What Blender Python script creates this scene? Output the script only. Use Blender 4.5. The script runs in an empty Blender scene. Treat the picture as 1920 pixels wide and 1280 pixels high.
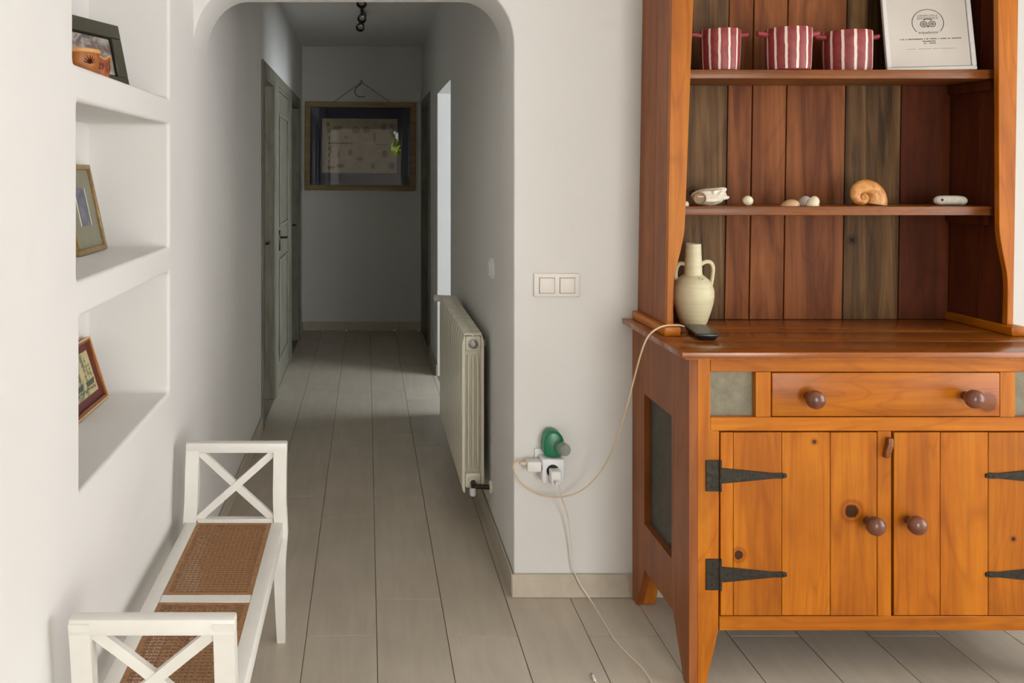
import bpy, bmesh, math, random
from mathutils import Vector, Matrix
random.seed(7)
R = math.radians
scene = bpy.context.scene
COL = scene.collection

# ------------------------------------------------------------------ camera
F_PX, CX, CY, EYE = 1530.0, 688.0, 322.0, 1.48
cam_d = bpy.data.cameras.new('camera')
cam_d.sensor_fit = 'HORIZONTAL'; cam_d.sensor_width = 36.0
cam_d.lens = 36.0 * F_PX / 1920.0
cam_d.shift_x = (960 - CX) / 1920.0
cam_d.shift_y = -(640 - CY) / 1920.0
cam_d.clip_start = 0.05
cam = bpy.data.objects.new('camera', cam_d); COL.objects.link(cam)
cam.location = (0, 0, EYE); cam.rotation_euler = (R(90), 0, 0)
scene.camera = cam

# ------------------------------------------------------------------ world, lights, exposure
w = bpy.data.worlds.new('sky'); scene.world = w; w.use_nodes = True
w.node_tree.nodes['Background'].inputs[0].default_value = (0.92, 0.95, 1.0, 1)
w.node_tree.nodes['Background'].inputs[1].default_value = 3.0
vs = scene.view_settings
vs.view_transform = 'Standard'; vs.look = 'None'; vs.gamma = 1.0; vs.use_curve_mapping = False
vs.exposure = 0.64

def area_light(name, loc, rot, sx, sy, power, col):
    l = bpy.data.lights.new(name, 'AREA'); l.shape = 'RECTANGLE'; l.size = sx; l.size_y = sy
    l.energy = power; l.color = col
    o = bpy.data.objects.new(name, l); COL.objects.link(o); o.location = loc; o.rotation_euler = rot
    return o
# daylight entering by the glazed door in the right wall of the room (faces -X)
area_light('daylight_window_right', (3.60, 0.75, 1.22), (0, R(90), 0), 2.15, 2.6, 17, (1.0, 0.95, 0.89))
# daylight entering by the window behind the photographer (faces +Y)
area_light('daylight_window_rear', (1.72, -2.40, 1.12), (R(90), 0, 0), 1.3, 2.0, 44, (1.0, 0.965, 0.92))
# daylight in the side room off the corridor (faces -X)
area_light('daylight_side_room', (2.90, 4.95, 1.45), (0, R(90), 0), 1.3, 1.3, 46, (0.84, 0.93, 1.0))

# sun on the garden behind the house (runs over the roof, straight down the corridor's axis, so none enters the rooms)
sun = bpy.data.lights.new('sun', 'SUN'); sun.energy = 26; sun.angle = R(0.6); sun.color = (1.0, 0.96, 0.88)
so_ = bpy.data.objects.new('sun', sun); COL.objects.link(so_); so_.rotation_euler = (R(-32), 0, 0)

# ------------------------------------------------------------------ material helpers
def lin(c):
    c = c / 255.0
    return c / 12.92 if c <= 0.04045 else ((c + 0.055) / 1.055) ** 2.4
def rgb(r, g, b): return (lin(r), lin(g), lin(b), 1.0)

class NT:
    def __init__(self, name):
        self.m = bpy.data.materials.new(name); self.m.use_nodes = True
        self.t = self.m.node_tree; self.n = self.t.nodes
        self.p = self.n['Principled BSDF']
    def new(self, typ, **kw):
        nd = self.n.new(typ)
        for k, v in kw.items(): setattr(nd, k, v)
        return nd
    def link(self, a, b): self.t.links.new(a, b)
    def math(self, op, a, b=None):
        nd = self.new('ShaderNodeMath', operation=op)
        for i, v in enumerate((a, b)):
            if v is None: continue
            if hasattr(v, 'is_output'): self.link(v, nd.inputs[i])
            else: nd.inputs[i].default_value = v
        return nd.outputs[0]
    def mix(self, fac, a, b, mode='MIX'):
        nd = self.new('ShaderNodeMix', data_type='RGBA', blend_type=mode)
        for sock, v in ((nd.inputs[0], fac), (nd.inputs[6], a), (nd.inputs[7], b)):
            if hasattr(v, 'is_output'): self.link(v, sock)
            else: sock.default_value = v
        return nd.outputs[2]
    def ramp(self, fac, stops):
        nd = self.new('ShaderNodeValToRGB')
        el = nd.color_ramp.elements
        while len(el) < len(stops): el.new(0.5)
        for e, (p, c) in zip(el, stops): e.position = p; e.color = c
        self.link(fac, nd.inputs[0]); return nd.outputs[0]
    def noise(self, vec, scale, detail=3, rough=0.5, dist=0.0):
        nd = self.new('ShaderNodeTexNoise')
        nd.inputs['Scale'].default_value = scale; nd.inputs['Detail'].default_value = detail
        nd.inputs['Roughness'].default_value = rough; nd.inputs['Distortion'].default_value = dist
        if vec is not None: self.link(vec, nd.inputs['Vector'])
        return nd.outputs['Fac']
    def coords(self, scale=(1, 1, 1), rand=0.0, which='Object'):
        tc = self.new('ShaderNodeTexCoord'); v = tc.outputs[which]
        if rand:
            oi = self.new('ShaderNodeObjectInfo')
            k = self.math('MULTIPLY', oi.outputs['Random'], rand)
            cb = self.new('ShaderNodeCombineXYZ')
            for i in range(3): self.link(k, cb.inputs[i])
            ad = self.new('ShaderNodeVectorMath', operation='ADD')
            self.link(v, ad.inputs[0]); self.link(cb.outputs[0], ad.inputs[1]); v = ad.outputs[0]
        mp = self.new('ShaderNodeMapping'); mp.inputs['Scale'].default_value = scale
        self.link(v, mp.inputs['Vector']); return mp.outputs[0]
    def bump(self, h, strength, dist=0.01):
        b = self.new('ShaderNodeBump'); b.inputs['Strength'].default_value = strength
        b.inputs['Distance'].default_value = dist
        self.link(h, b.inputs['Height']); self.link(b.outputs[0], self.p.inputs['Normal'])
    def color(self, c):
        s = self.p.inputs['Base Color']
        if hasattr(c, 'is_output'): self.link(c, s)
        else: s.default_value = c
    def set(self, **kw):
        for k, v in kw.items(): self.p.inputs[k.replace('_', ' ')].default_value = v
        return self

def plain(name, col, rough=0.5, metal=0.0, var=0.06, scale=30.0, coat=0.0, bump=0.0, spec=None):
    n = NT(name); v = n.coords(rand=11.0)
    f = n.noise(v, scale, 3)
    dk = tuple(c * (1 - var) for c in col[:3]) + (1,); lt = tuple(min(1, c * (1 + var)) for c in col[:3]) + (1,)
    n.color(n.ramp(f, [(0.3, dk), (0.7, lt)]))
    n.set(Roughness=rough, Metallic=metal)
    if coat: n.set(Coat_Weight=coat, Coat_Roughness=0.15)
    if spec is not None: n.p.inputs['Specular IOR Level'].default_value = spec
    if bump: n.bump(f, bump, 0.004)
    return n.m

def wood(name, dark, mid, light, axis='Z', rough=0.38, coat=0.06, grain=1.0, knots=(), spread=0.08, contrast=0.8, spec=0.28, figure=0.3, soft=False):
    n = NT(name)
    s_lo, s_hi = 1.3, 13.0 * grain
    sc = {'Z': (s_hi, s_hi, s_lo), 'X': (s_lo, s_hi, s_hi), 'Y': (s_hi, s_lo, s_hi)}[axis]
    v = n.coords(sc, rand=23.0)
    a = n.noise(v, 1.0, 5, 0.55, 1.2)
    v2 = n.coords(tuple(c * (5 if c > 2 else 1.6) for c in sc), rand=41.0)
    b = n.noise(v2, 1.0, 4, 0.6, 0.3)
    v3 = n.coords((3.0, 3.0, 3.0), rand=17.0)
    blot = n.noise(v3, 1.6, 3, 0.55, 0.4)
    lo, hi = 0.5 - 0.2 / contrast, 0.5 + 0.2 / contrast
    c = n.ramp(a, [(lo, dark), (0.5, mid), (hi, light)])
    c = n.mix(0.5, c, n.ramp(b, [(0.35, (0.74, 0.70, 0.64, 1)), (0.62, (1.08, 1.08, 1.08, 1))]), 'MULTIPLY')
    c = n.mix(0.55, c, n.ramp(blot, [(0.3, (0.78, 0.74, 0.68, 1)), (0.68, (1.1, 1.1, 1.08, 1))]), 'MULTIPLY')
    vf = n.coords(tuple(4.5 if q > 2 else 0.75 for q in sc), rand=31.0)
    fg = n.math('ABSOLUTE', n.math('SINE', n.math('MULTIPLY', n.noise(vf, 1.0, 2, 0.5, 0.5), 46.0)))
    c = n.mix(figure, c, n.ramp(fg, [(0.0, (0.55, 0.46, 0.38, 1)), (0.45, (1.03, 1.03, 1.03, 1))]), 'MULTIPLY')
    oi = n.new('ShaderNodeObjectInfo')
    hs = n.new('ShaderNodeHueSaturation')
    n.link(n.math('MULTIPLY_ADD' if False else 'ADD', n.math('MULTIPLY', oi.outputs['Random'], 2 * spread), 1 - spread), hs.inputs['Value'])
    n.link(c, hs.inputs['Color']); c = hs.outputs[0]
    if knots:
        tc = n.new('ShaderNodeTexCoord')
        for (kx, ky, kz, r) in knots:
            d = n.new('ShaderNodeVectorMath', operation='DISTANCE')
            n.link(tc.outputs['Object'], d.inputs[0]); d.inputs[1].default_value = (kx, ky, kz)
            dn = n.math('ADD', d.outputs['Value'], n.math('MULTIPLY', n.math('SUBTRACT', b, 0.5), r * 0.25))
            f = n.math('DIVIDE', dn, r)
            k = n.ramp(f, [(0.0, (0.42, 0.34, 0.5, 1)), (0.5, (0.46, 0.38, 0.55, 1)), (0.56, (0.8, 0.68, 0.6, 1)), (1.0, (1, 1, 1, 1))]) if soft else \
                n.ramp(f, [(0.0, (0.12, 0.10, 0.22, 1)), (0.44, (0.10, 0.09, 0.18, 1)), (0.49, (0.5, 0.36, 0.22, 1)), (0.58, (0.9, 0.86, 0.8, 1)), (0.72, (0.66, 0.52, 0.42, 1)), (1.0, (1, 1, 1, 1))])
            c = n.mix(1.0, c, k, 'MULTIPLY')
    n.color(c); n.set(Roughness=rough); n.p.inputs['Specular IOR Level'].default_value = spec
    if coat: n.set(Coat_Weight=coat, Coat_Roughness=0.18)
    n.bump(b, 0.18, 0.002)
    return n.m

M = {}
def plaster(name, col, bumpy=0.35):
    n = NT(name); v = n.coords()
    big = n.noise(v, 2.2, 3, 0.5); fine = n.noise(v, 60, 2, 0.5)
    dk = tuple(c * 0.975 for c in col[:3]) + (1,)
    n.color(n.ramp(n.noise(v, 1.3, 2), [(0.3, dk), (0.7, col)]))
    n.set(Roughness=0.85); n.p.inputs['Specular IOR Level'].default_value = 0.2
    n.bump(n.math('ADD', n.math('MULTIPLY', big, 4.0), n.math('MULTIPLY', fine, 0.10)), bumpy, 0.012)
    return n.m
M['plaster'] = plaster('white_lime_plaster', (0.75, 0.735, 0.705, 1))
M['ceiling'] = plaster('ceiling_white_paint', (0.80, 0.79, 0.77, 1), 0.15)

def tile_mat(name, grain_axis):
    n = NT(name)
    sc = (26, 3.0, 26) if grain_axis == 'Y' else (3.0, 26, 26)
    a = n.noise(n.coords(sc, rand=19.0), 1.0, 5, 0.6, 0.4)
    b = n.noise(n.coords((2.5, 2.5, 2.5), rand=7.0), 2.0, 3)
    c = n.ramp(a, [(0.3, rgb(186, 175, 158)), (0.7, rgb(198, 187, 170))])
    c = n.mix(0.6, c, n.ramp(b, [(0.3, (0.88, 0.88, 0.88, 1)), (0.7, (1.05, 1.04, 1.03, 1))]), 'MULTIPLY')
    oi = n.new('ShaderNodeObjectInfo'); hs = n.new('ShaderNodeHueSaturation')
    n.link(n.math('ADD', n.math('MULTIPLY', oi.outputs['Random'], 0.09), 0.955), hs.inputs['Value'])
    n.link(c, hs.inputs['Color']); n.color(hs.outputs[0])
    n.set(Roughness=0.42); n.bump(a, 0.06, 0.002)
    return n.m
M['tile'] = tile_mat('taupe_porcelain_tile', 'Y')
M['grout'] = plain('grey_grout', rgb(126, 116, 103), 0.9)

o_d, o_m, o_l = rgb(158, 84, 8), rgb(182, 104, 12), rgb(194, 120, 22)
M['pine_v'] = wood('varnished_pine_vertical', o_d, o_m, o_l, 'Z')
M['pine_h'] = wood('varnished_pine_horizontal', o_d, o_m, o_l, 'X')
M['pine_y'] = wood('varnished_pine_depth', o_d, o_m, o_l, 'Y')
M['pine_top'] = wood('varnished_pine_worktop', rgb(118, 62, 18), rgb(146, 80, 25), rgb(160, 94, 34), 'X', rough=0.25, coat=0.2, spec=0.45)
M['pine_shelf'] = wood('varnished_pine_shelf', rgb(104, 58, 24), rgb(132, 78, 36), rgb(152, 96, 50), 'X', rough=0.36, coat=0.12)
s_d, s_m, s_l = rgb(122, 66, 28), rgb(144, 82, 38), rgb(156, 94, 48)
M['pine_side_shaded'] = wood('varnished_pine_side_shaded', s_d, s_m, s_l, 'Z', rough=0.45, coat=0.05, contrast=0.7)  # darker copy of the pine: shade on the sides put into the colour
d_d, d_m, d_l = rgb(94, 48, 20), rgb(132, 76, 36), rgb(150, 92, 50)
M['plank_red'] = wood('aged_plank_reddish', d_d, d_m, d_l, 'Z', rough=0.5, coat=0.04, contrast=1.1, spread=0.1, spec=0.2)
M['plank_grey'] = wood('aged_plank_greyish', rgb(62, 44, 26), rgb(98, 72, 44), rgb(124, 94, 60), 'Z', rough=0.55, coat=0.02, spec=0.2, grain=1.6, contrast=1.3, spread=0.1,
                       knots=((-0.36, 0.24, 1.405, 0.03), (0.19, 0.24, 1.245, 0.022)))
M['plank_dark_shaded'] = wood('aged_plank_dark_shaded', rgb(62, 26, 12), rgb(86, 40, 19), rgb(100, 50, 24), 'Z', rough=0.5, coat=0.05, spec=0.2, spread=0.08)  # dark wood with the shelf unit's right-end shade put into the colour
M['knob'] = wood('turned_knob_wood', rgb(84, 48, 34), rgb(112, 66, 48), rgb(128, 80, 58), 'X', rough=0.28, coat=0.5, spread=0.05)
M['iron'] = plain('blackened_iron', rgb(52, 48, 40), 0.5, 0.6, 0.4, 90, bump=0.3)
n = NT('galvanised_gauze'); v = n.coords()
ch = n.new('ShaderNodeTexChecker'); n.link(n.coords((700, 700, 700)), ch.inputs['Vector']); ch.inputs['Scale'].default_value = 1.0
ch.inputs['Color1'].default_value = rgb(150, 142, 122); ch.inputs['Color2'].default_value = rgb(100, 94, 78)
n.color(n.mix(0.75, ch.outputs[0], n.ramp(n.noise(v, 22, 6, 0.7), [(0.3, (0.55, 0.55, 0.5, 1)), (0.7, (1.2, 1.2, 1.15, 1))]), 'MULTIPLY'))
n.set(Roughness=0.5, Metallic=0.3); M['gauze'] = n.m
M['gauze_dimmed'] = plain('dimmed_zinc_gauze', rgb(74, 68, 58), 0.6, 0.2, 0.18, 40)  # darker copy of the gauze: dimness at a slant put into the colour
M['white_paint'] = plain('white_painted_wood', (0.78, 0.76, 0.70, 1), 0.38, 0, 0.03, 14)
M['cane'] = plain('woven_cane', rgb(158, 112, 70), 0.5, 0, 0.28, 120)
M['radiator'] = plain('cream_enamel', rgb(240, 235, 216), 0.3, 0, 0.02, 10)
M['chrome'] = plain('dull_chrome', rgb(150, 150, 148), 0.25, 0.9, 0.1, 40)
M['dark_metal'] = plain('dark_nickel', rgb(70, 66, 58), 0.3, 0.8, 0.15, 60)
M['plastic_white'] = plain('white_plastic', (0.78, 0.77, 0.75, 1), 0.35, 0, 0.01, 10)
M['plastic_cool'] = plain('cool_white_plastic', (0.78, 0.79, 0.82, 1), 0.35, 0, 0.01, 10)
M['plastic_ivory'] = plain('ivory_plastic', (0.78, 0.74, 0.68, 1), 0.4, 0, 0.01, 10)
M['plastic_green'] = plain('green_plastic', rgb(8, 112, 74), 0.3, 0, 0.06, 18)
M['plastic_black'] = plain('black_plastic', rgb(30, 34, 34), 0.32, 0, 0.1, 30, coat=0.2)
M['dark_hole'] = plain('dark_socket_recess', rgb(30, 28, 26), 0.6)
M['cable_beige'] = plain('beige_cable', rgb(214, 190, 156), 0.5)
M['cable_white'] = plain('white_cable', rgb(226, 216, 200), 0.5)
M['door_grey'] = wood('grey_washed_door', rgb(110, 108, 97), rgb(132, 130, 118), rgb(146, 144, 132), 'Z', rough=0.5, coat=0, spread=0.03, contrast=0.6)
M['cream_clay'] = None
n = NT('cream_glazed_clay'); v = n.coords((3, 3, 60))
n.color(n.ramp(n.noise(v, 1.5, 3), [(0.3, rgb(214, 206, 164)), (0.7, rgb(228, 221, 184))])); n.set(Roughness=0.45)
n.bump(n.noise(v, 1.5, 3), 0.12, 0.003); M['cream_clay'] = n.m
# striped pots: painted stripes around the axis
n = NT('red_striped_glaze'); tc = n.new('ShaderNodeTexCoord'); sx = n.new('ShaderNodeSeparateXYZ')
n.link(tc.outputs['Object'], sx.inputs[0])
ang = n.math('ARCTAN2', sx.outputs[1], sx.outputs[0])
wob = n.math('MULTIPLY', n.math('SUBTRACT', n.noise(n.coords((18, 18, 30)), 1.0, 2), 0.5), 0.16)
u = n.math('FRACT', n.math('ADD', n.math('MULTIPLY', ang, 13 / (2 * math.pi)), n.math('ADD', wob, 20.0)))
band = n.math('LESS_THAN', n.math('ABSOLUTE', n.math('SUBTRACT', u, 0.5)), 0.115)
band = n.math('MULTIPLY', band, n.math('GREATER_THAN', sx.outputs[2], 0.004))
red = n.ramp(n.noise(n.coords((1, 1, 1)), 45, 3), [(0.3, rgb(124, 42, 44)), (0.7, rgb(152, 60, 60))])
n.color(n.mix(band, red, rgb(232, 214, 200))); n.set(Roughness=0.42); M['pot'] = n.m
M['pot_red'] = plain('red_glaze', rgb(146, 54, 58), 0.42, 0, 0.1, 40)
M['shell_white'] = plain('white_shell', rgb(232, 222, 204), 0.5, 0, 0.12, 60, bump=0.6)
M['shell_cream'] = plain('cream_shell', rgb(228, 214, 184), 0.4, 0, 0.08, 70)
M['shell_tan'] = plain('tan_shell', rgb(204, 166, 124), 0.4, 0, 0.15, 90)
M['shell_lilac'] = plain('lilac_shell', rgb(206, 192, 190), 0.4, 0, 0.1, 60)
n = NT('brown_spiral_shell'); v = n.coords()
n.color(n.ramp(n.noise(v, 38, 4, 0.6), [(0.28, rgb(150, 84, 36)), (0.5, rgb(206, 140, 72)), (0.75, rgb(232, 180, 112))]))
n.set(Roughness=0.38); M['shell_brown'] = n.m
M['stone'] = plain('pale_stone', rgb(212, 206, 192), 0.7, 0, 0.14, 45, bump=0.3)
M['shell_mouth'] = plain('shell_mouth', rgb(176, 148, 116), 0.5)
M['frame_olive'] = plain('dark_olive_frame', rgb(56, 54, 38), 0.35, 0, 0.06, 20)
M['frame_gilt'] = plain('gilt_frame', rgb(150, 124, 80), 0.4, 0.35, 0.2, 60)
M['frame_red'] = plain('reddish_brown_frame', rgb(128, 72, 40), 0.35, 0.1, 0.15, 50)
M['gold'] = plain('gold_fillet', rgb(216, 176, 116), 0.35, 0.3, 0.08, 50)
M['mat_grey'] = plain('grey_green_mount', rgb(132, 130, 110), 0.7, 0, 0.06, 15)
M['mat_wine'] = plain('wine_red_mount', rgb(96, 46, 44), 0.7, 0, 0.06, 15)
M['white_fillet'] = plain('white_fillet', rgb(238, 232, 206), 0.5)
M['near_black'] = plain('near_black', rgb(20, 17, 14), 0.5)
M['blue_mount'] = plain('navy_mount', rgb(26, 34, 66), 0.7, 0, 0.06, 12)
M['frame_oak'] = wood('pale_oak_frame', rgb(140, 118, 82), rgb(168, 144, 104), rgb(186, 160, 118), 'X', rough=0.5, coat=0.0, spread=0.03)
M['chart_paper'] = plain('aged_chart_paper', rgb(186, 172, 146), 0.7, 0, 0.1, 18)
M['chart_ink'] = plain('chart_ink', rgb(44, 36, 34), 0.7)
M['chart_brown'] = plain('chart_brown_wash', rgb(146, 122, 98), 0.7, 0, 0.2, 60)
M['paper'] = plain('certificate_paper', rgb(212, 206, 198), 0.6, 0, 0.02, 8)
M['ink'] = plain('grey_print', rgb(92, 84, 78), 0.7)
def picture_mat(name, stops, scale):
    n = NT(name); n.color(n.ramp(n.noise(n.coords(), scale, 4, 0.6, 0.8), stops)); n.set(Roughness=0.4); return n.m
M['photo_blue'] = picture_mat('faded_photograph', [(0.32, rgb(58, 58, 64)), (0.46, rgb(112, 100, 92)), (0.54, rgb(148, 140, 138)), (0.62, rgb(170, 160, 148)), (0.72, rgb(110, 78, 58))], 20)
M['photo_dark'] = picture_mat('dark_photograph', [(0.3, rgb(52, 56, 66)), (0.55, rgb(104, 104, 120)), (0.8, rgb(150, 140, 140))], 18)
M['ship_print'] = picture_mat('ship_print_paper', [(0.36, rgb(96, 106, 84)), (0.48, rgb(186, 172, 122)), (0.7, rgb(206, 190, 138))], 11)
M['amber_clay'] = picture_mat('amber_painted_clay', [(0.3, rgb(96, 38, 12)), (0.45, rgb(152, 86, 30)), (0.7, rgb(174, 106, 42))], 22)
M['terracotta'] = picture_mat('glazed_terracotta', [(0.35, rgb(104, 40, 14)), (0.55, rgb(156, 80, 28)), (0.75, rgb(196, 120, 60))], 40)
M['clay_rim'] = plain('pale_clay_rim', rgb(206, 150, 92), 0.5)
M['leaf'] = picture_mat('hedge_leaves', [(0.3, rgb(80, 104, 26)), (0.55, rgb(138, 164, 50)), (0.75, rgb(186, 204, 96))], 8)
# window and picture glass: see-through with a Fresnel mirror coat
n = NT('clear_glass'); n.n.remove(n.p)
tr = n.new('ShaderNodeBsdfTransparent'); gl = n.new('ShaderNodeBsdfGlossy'); gl.inputs['Roughness'].default_value = 0.01
fr = n.new('ShaderNodeFresnel'); fr.inputs['IOR'].default_value = 1.45
mx = n.new('ShaderNodeMixShader'); n.link(fr.outputs[0], mx.inputs[0]); n.link(tr.outputs[0], mx.inputs[1]); n.link(gl.outputs[0], mx.inputs[2])
n.link(mx.outputs[0], n.n['Material Output'].inputs['Surface']); M['glass'] = n.m
n = NT('bottle_glass'); n.color(rgb(150, 160, 146)); n.set(Roughness=0.06, Alpha=0.6, Coat_Weight=0.6); M['bottle'] = n.m

# ------------------------------------------------------------------ mesh helpers
WL = {}
def new(): return bmesh.new()
def box(bm, x0, x1, y0, y1, z0, z1, bev=0.0, seg=1, mat=None):
    r = bmesh.ops.create_cube(bm, size=1.0)
    vs_ = r['verts']
    m = Matrix.Translation(((x0 + x1) / 2, (y0 + y1) / 2, (z0 + z1) / 2)) @ Matrix.Diagonal((x1 - x0, y1 - y0, z1 - z0, 1))
    bmesh.ops.transform(bm, matrix=m, verts=vs_)
    if bev:
        ed = list({e for v in vs_ for e in v.link_edges})
        bmesh.ops.bevel(bm, geom=ed, offset=bev, segments=seg, profile=0.5, affect='EDGES')
    return bm
def prism(bm, pts, axis, a0, a1, bev=0.0, seg=1):
    def mk(p, a):
        return {'Y': (p[0], a, p[1]), 'X': (a, p[0], p[1]), 'Z': (p[0], p[1], a)}[axis]
    v0 = [bm.verts.new(mk(p, a0)) for p in pts]; v1 = [bm.verts.new(mk(p, a1)) for p in pts]
    f = [bm.faces.new(v0), bm.faces.new(v1[::-1])]
    N = len(pts)
    for i in range(N): f.append(bm.faces.new((v0[i], v1[i], v1[(i + 1) % N], v0[(i + 1) % N])))
    bmesh.ops.recalc_face_normals(bm, faces=f)
    if bev:
        ed = list({e for fc in f for e in fc.edges})
        bmesh.ops.bevel(bm, geom=ed, offset=bev, segments=seg, profile=0.5, affect='EDGES', clamp_overlap=True)
    return bm
def lathe(bm, prof, c, seg=32, axis='Z', cap=True):
    rings = []
    for (r, h) in prof:
        ring = []
        for i in range(seg):
            a = 2 * math.pi * i / seg; p, q = r * math.cos(a), r * math.sin(a)
            if axis == 'Z': co = (c[0] + p, c[1] + q, c[2] + h)
            elif axis == 'Y': co = (c[0] + p, c[1] + h, c[2] + q)
            else: co = (c[0] + h, c[1] + p, c[2] + q)
            ring.append(bm.verts.new(co))
        rings.append(ring)
    for a, b in zip(rings, rings[1:]):
        for i in range(seg): bm.faces.new((a[i], a[(i + 1) % seg], b[(i + 1) % seg], b[i]))
    if cap:
        if prof[0][0] > 1e-6: bm.faces.new(rings[0])
        if prof[-1][0] > 1e-6: bm.faces.new(rings[-1])
    return bm
def spline(pts, n=8):
    P = [Vector(p) for p in pts]; P = [2 * P[0] - P[1]] + P + [2 * P[-1] - P[-2]]
    out = []
    for i in range(1, len(P) - 2):
        for k in range(n):
            t = k / n; a, b, c, d = P[i - 1:i + 3]
            out.append(0.5 * ((2 * b) + (c - a) * t + (2 * a - 5 * b + 4 * c - d) * t * t + (3 * b - a - 3 * c + d) * t ** 3))
    out.append(P[-2]); return out
def tube(bm, path, rad, seg=8, flat=1.0, up=None):
    rings = []; N = len(path); ref = Vector(up) if up else Vector((0.13, 0.21, 0.97))
    for i, p in enumerate(path):
        p = Vector(p); t = (Vector(path[min(i + 1, N - 1)]) - Vector(path[max(i - 1, 0)])).normalized()
        s = t.cross(ref)
        if s.length < 1e-3: s = t.cross(Vector((1, 0, 0)))
        s.normalize(); u_ = s.cross(t)
        r = rad[i] if isinstance(rad, (list, tuple)) else rad
        rings.append([bm.verts.new(p + s * math.cos(2 * math.pi * k / seg) * r + u_ * math.sin(2 * math.pi * k / seg) * r * flat) for k in range(seg)])
    for a, b in zip(rings, rings[1:]):
        for k in range(seg): bm.faces.new((a[k], a[(k + 1) % seg], b[(k + 1) % seg], b[k]))
    bm.faces.new(rings[0]); bm.faces.new(rings[-1][::-1])
    return bm
def squaretube(bm, path, wx, wy, axis_u=(1, 0, 0)):
    """rectangular section swept along path; wx along axis_u, wy across"""
    rings = []; N = len(path); U = Vector(axis_u)
    for i, p in enumerate(path):
        p = Vector(p); t = (Vector(path[min(i + 1, N - 1)]) - Vector(path[max(i - 1, 0)])).normalized()
        V = t.cross(U).normalized()
        a = wx[i] if isinstance(wx, (list, tuple)) else wx; b = wy[i] if isinstance(wy, (list, tuple)) else wy
        rings.append([bm.verts.new(p + U * sx_ * a / 2 + V * sy_ * b / 2) for sx_, sy_ in ((-1, -1), (1, -1), (1, 1), (-1, 1))])
    for a, b in zip(rings, rings[1:]):
        for k in range(4): bm.faces.new((a[k], a[(k + 1) % 4], b[(k + 1) % 4], b[k]))
    bm.faces.new(rings[0]); bm.faces.new(rings[-1][::-1])
    return bm
def ball(bm, c, rx, ry, rz, u=20, v=12, fn=None):
    r = bmesh.ops.create_uvsphere(bm, u_segments=u, v_segments=v, radius=1.0)
    for vt in r['verts']:
        k = fn(vt.co) if fn else 1.0
        vt.co = Vector((c[0] + vt.co.x * rx * k, c[1] + vt.co.y * ry * k, c[2] + vt.co.z * rz * k))
    return bm
def obj(name, bm, mat, parent=None, label=None, fn=None, sharp=38, kind=None):
    bmesh.ops.recalc_face_normals(bm, faces=bm.faces)
    if fn:
        for v in bm.verts: v.co = fn(v.co)
    if parent is None:
        xs = [v.co.x for v in bm.verts]; ys = [v.co.y for v in bm.verts]; zs = [v.co.z for v in bm.verts]
        org = Vector(((min(xs) + max(xs)) / 2, (min(ys) + max(ys)) / 2, min(zs)))
    else: org = WL[parent.name]
    for v in bm.verts: v.co -= org
    me = bpy.data.meshes.new(name); bm.to_mesh(me); bm.free()
    for p in me.polygons: p.use_smooth = True
    me.set_sharp_from_angle(angle=R(sharp))
    me.materials.append(M[mat] if isinstance(mat, str) else mat)
    o = bpy.data.objects.new(name, me); COL.objects.link(o)
    if parent is None: o.location = org
    else: o.parent = parent
    WL[o.name] = org.copy()
    if label: o['label'] = label
    if kind: o['kind'] = kind
    return o
def thing(name, label, cat, loc, group=None):
    o = bpy.data.objects.new(name, None); COL.objects.link(o); o.location = loc; o.empty_display_size = 0.05
    WL[o.name] = Vector(loc); o['label'] = label; o['category'] = cat
    if group: o['group'] = group
    return o
def tag(o, label, cat, group=None):
    o['label'] = label; o['category'] = cat
    if group: o['group'] = group
    return o
def struct(name, bm, mat, **kw):
    o = obj(name, bm, mat, **kw); o['kind'] = 'structure'; return o
def pos(x, y, d):
    """point seen at photo pixel (x, y) at distance d from the camera plane"""
    return Vector(((x - CX) * d / F_PX, d, EYE - (y - CY) * d / F_PX))

# ------------------------------------------------------------------ the setting
XL, XR, YA, YB, ZC = -0.605, 0.512, 2.845, 3.09, 2.65     # left wall, corridor right wall, arch wall front / back, ceiling
YE, XRR, YR = 7.62, 3.70, -2.5                            # corridor end, right wall of the room, rear wall

# floor: mortar bed with porcelain planks laid on it
bm = new(); box(bm, XL, XRR, YR, YA, -0.05, -0.004); box(bm, XL, XR, YA, YE, -0.05, -0.004); box(bm, XR, 3.1, 4.0, 7.6, -0.05, -0.001); box(bm, XL - 0.6, XL, 4.6, 7.4, -0.05, -0.001)
floor = struct('floor', bm, 'grout')
TW, TL, J = 0.225, 0.9, 0.0012
full = None
def tile(x0, x1, y0, y1):
    global full
    if x1 - x0 < 0.012 or y1 - y0 < 0.012: return
    is_full = abs(x1 - x0 - TW) < 1e-6 and abs(y1 - y0 - TL) < 1e-6
    cx_, cy_ = (x0 + x1) / 2, (y0 + y1) / 2
    if is_full and full is not None:
        o = full.copy(); COL.objects.link(o); o.location = (cx_ - WL['floor'].x, cy_ - WL['floor'].y, -WL['floor'].z); return
    bm = new(); box(bm, x0 + J, x1 - J, y0 + J, y1 - J, -0.0035, 0.0, 0.0008)
    bmesh.ops.translate(bm, vec=(-cx_, -cy_, 0), verts=bm.verts)
    me = bpy.data.meshes.new('tile'); bm.to_mesh(me); bm.free(); me.materials.append(M['tile'])
    o = bpy.data.objects.new('tile', me); COL.objects.link(o); o.parent = floor
    o.location = (cx_ - WL['floor'].x, cy_ - WL['floor'].y, -WL['floor'].z)
    if is_full: full = o
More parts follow.
